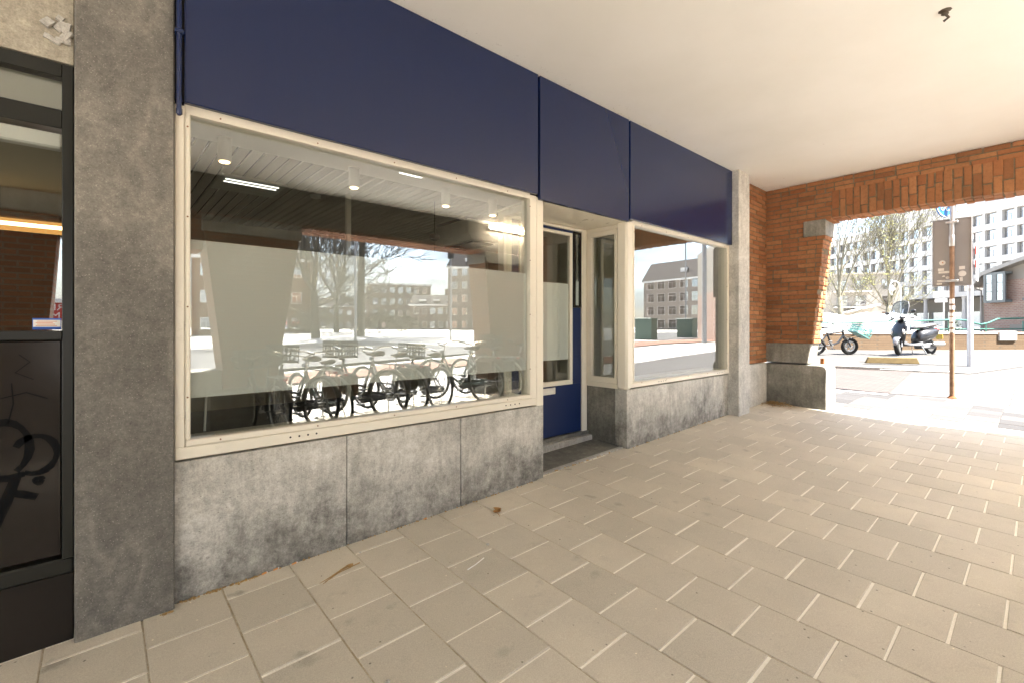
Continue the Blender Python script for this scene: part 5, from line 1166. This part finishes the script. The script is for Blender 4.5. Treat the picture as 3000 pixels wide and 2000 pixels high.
# red shop sign across the street (mirrored in the dark shop pane)
def text_mesh(txt, size):
    cu = bpy.data.curves.new('lettering', 'FONT'); cu.body = txt; cu.size = size; cu.extrude = .004; cu.align_x = 'LEFT'
    o = bpy.data.objects.new('tmp', cu); COL.objects.link(o); dg = bpy.context.evaluated_depsgraph_get(); me = bpy.data.meshes.new_from_object(o.evaluated_get(dg)); bpy.data.objects.remove(o); return me
rs = thing('red_shop_sign', (-1.35, -24, 1.6), 'red shop sign with white letters mirrored in the dark shop pane', 'sign')
MB().cbox(-4.2, -24.1, 1.62, 3.2, -24.0, 2.42, .01).build('panel', plain('sign_red_face', (.50, .04, .025), .5), rs); MB().box(-4.2, -24.1, 2.43, 3.2, -23.9, 2.60).build('top_trim', M['white'], rs)
for k in (-4.0, 3.0): MB().tube([(k, -24.05, -.1), (k, -24.05, 1.62)], .06, 8).build('post', M['steel'], rs)
for txt, z in (('ARIA', 2.08), ('MU', 1.70)):
    me = text_mesh(txt, .42); me.materials.append(M['sticker_white']); o = bpy.data.objects.new('lettering', me); COL.objects.link(o); o.parent = rs
    o.location = Vector((-1.05, -23.99, z)) - base_of(rs); o.rotation_euler = (R(90), 0, R(180)); o.location.x = (-.95 if txt == 'ARIA' else -1.35) - base_of(rs).x
# poles and cabinets of the mirrored crossing
m_cab = plain('cabinet_green', (.10, .15, .125), .5)
for px, dep, h, lab in ((1892, 30, 1.25, 'dark green street cabinet, left one of the mirrored pair'), (2012, 34, 1.3, 'dark green street cabinet, right one of the mirrored pair')):
    l = (px - 1500) / 1368; X = dep * (.6613 + l * .7501); y = 5.36 - dep * (.7501 - l * .6613); z = gz(X, y)
    t = thing('street_cabinet', (X, y, z), lab, 'cabinet', 'street cabinets'); MB().cbox(X - .35, y - .6, z - .05, X + .35, y + .6, z + h, .02).build('body', m_cab, t); MB().cbox(X - .40, y - .65, z + h + .002, X + .40, y + .65, z + h + .07, .02).build('lid', m_cab, t)
for px, dep, h, r_, lab in ((2062, 24, 9, .13, 'thick white lamp post mirrored in the smaller window'), (2008, 40, 8, .07, 'thin mast mirrored before the tiled roof'), (1320, 30, 6.2, .06, 'traffic light pole mirrored beside the brown block'), (1041, 30, 10, .09, 'pale lamp post mirrored beside the thick bare trunk')):
    l = (px - 1500) / 1368; X = dep * (.6613 + l * .7501); y = 5.36 - dep * (.7501 - l * .6613); z = gz(X, y)
    t = thing('street_pole', (X, y, z), lab, 'pole'); MB().tube([(X, y, z - .1), (X, y, z + h)], [r_, r_ * .8], 10).build('shaft', m_wp, t, smooth=True); MB().lathe((X, y, z + h), [(r_ * .9, 0), (r_ * 1.2, .05), (r_ * .5, .15)], 10).build('cap', M['steel'], t)
    if px == 1320: MB().cbox(X - .15, y - .15, z + h - 1.0, X + .15, y + .15, z + h - .1, .02).build('signal_head', M['black_plastic'], t)
strip('road', [(-60, -26), (120, -26), (120, -10), (-60, -10)], plain('road_asphalt', (.13, .125, .12), .9, .2, var=.15, vscale=1), .006, 10)
strip('cycle_path', [(-20, -9), (60, -9), (60, -6.5), (-20, -6.5)], plain('cycle_red', (.27, .15, .11), .9, .2), .002)

# ================================================================== LIGHT, SKY, CAMERA
SUN = Vector((.28, -.96, 0)).normalized(); EL = R(56)
sd = Vector((SUN.x * math.cos(EL), SUN.y * math.cos(EL), math.sin(EL)))
L = bpy.data.lights.new('sun', 'SUN'); L.energy = 4.6; L.angle = R(.53); L.color = (1, .965, .91)
so = bpy.data.objects.new('sun', L); COL.objects.link(so); so.rotation_euler = (-sd).to_track_quat('-Z', 'Y').to_euler(); so.location = (0, 0, 30)
W = bpy.data.worlds.new('World'); SC.world = W; W.use_nodes = True; nt = W.node_tree; nt.nodes.clear()
wo = nt.nodes.new('ShaderNodeOutputWorld'); bg = nt.nodes.new('ShaderNodeBackground'); sk = nt.nodes.new('ShaderNodeTexSky'); sk.sky_type = 'NISHITA'; sk.sun_disc = False
sk.sun_elevation = EL; sk.sun_rotation = math.atan2(SUN.x, SUN.y); sk.air_density = 1.0; sk.dust_density = 2.0
tc = nt.nodes.new('ShaderNodeTexCoord'); mp = nt.nodes.new('ShaderNodeMapping'); mp.inputs['Scale'].default_value = (1, 1, 3.2)
nz = nt.nodes.new('ShaderNodeTexNoise'); nz.inputs['Scale'].default_value = 2.6; nz.inputs['Detail'].default_value = 7; nz.inputs['Roughness'].default_value = .58
rp_ = nt.nodes.new('ShaderNodeValToRGB'); rp_.color_ramp.elements[0].position = .40; rp_.color_ramp.elements[1].position = .62
cl = nt.nodes.new('ShaderNodeValToRGB'); cl.color_ramp.elements[0].color = (1.0, 1.15, 1.4, 1); cl.color_ramp.elements[1].color = (2.9, 2.95, 2.95, 1); cl.color_ramp.elements[0].position = .45; cl.color_ramp.elements[1].position = .72
mxw = nt.nodes.new('ShaderNodeMix'); mxw.data_type = 'RGBA'
k = nt.links.new
k(tc.outputs['Generated'], mp.inputs[0]); k(mp.outputs[0], nz.inputs['Vector']); k(nz.outputs['Fac'], rp_.inputs[0]); k(nz.outputs['Fac'], cl.inputs[0])
k(rp_.outputs[0], mxw.inputs[0]); k(sk.outputs[0], mxw.inputs[6]); k(cl.outputs[0], mxw.inputs[7]); k(mxw.outputs[2], bg.inputs[0]); bg.inputs[1].default_value = .10; k(bg.outputs[0], wo.inputs[0])

cam = bpy.data.cameras.new('camera'); co = bpy.data.objects.new('camera', cam); COL.objects.link(co)
co.location = (0, 0, CAMZ); co.rotation_euler = (R(90), 0, -(math.pi / 2 - math.atan2(1552, 1368)))
cam.sensor_width = 36; cam.lens = 1368 / 3000 * 36; cam.shift_y = -45 / 3000; cam.clip_start = .05; cam.clip_end = 1500
SC.camera = co
SC.view_settings.view_transform = 'Standard'; SC.view_settings.look = 'None'; SC.view_settings.exposure = 3.18; SC.view_settings.gamma = 1
SC.render.engine = 'CYCLES'; SC.cycles.use_denoising = True; SC.cycles.max_bounces = 12; SC.cycles.diffuse_bounces = 7; SC.cycles.glossy_bounces = 5; SC.cycles.transparent_max_bounces = 16; SC.cycles.transmission_bounces = 6
SC.cycles.caustics_reflective = False; SC.cycles.caustics_refractive = False; SC.cycles.sample_clamp_indirect = 8
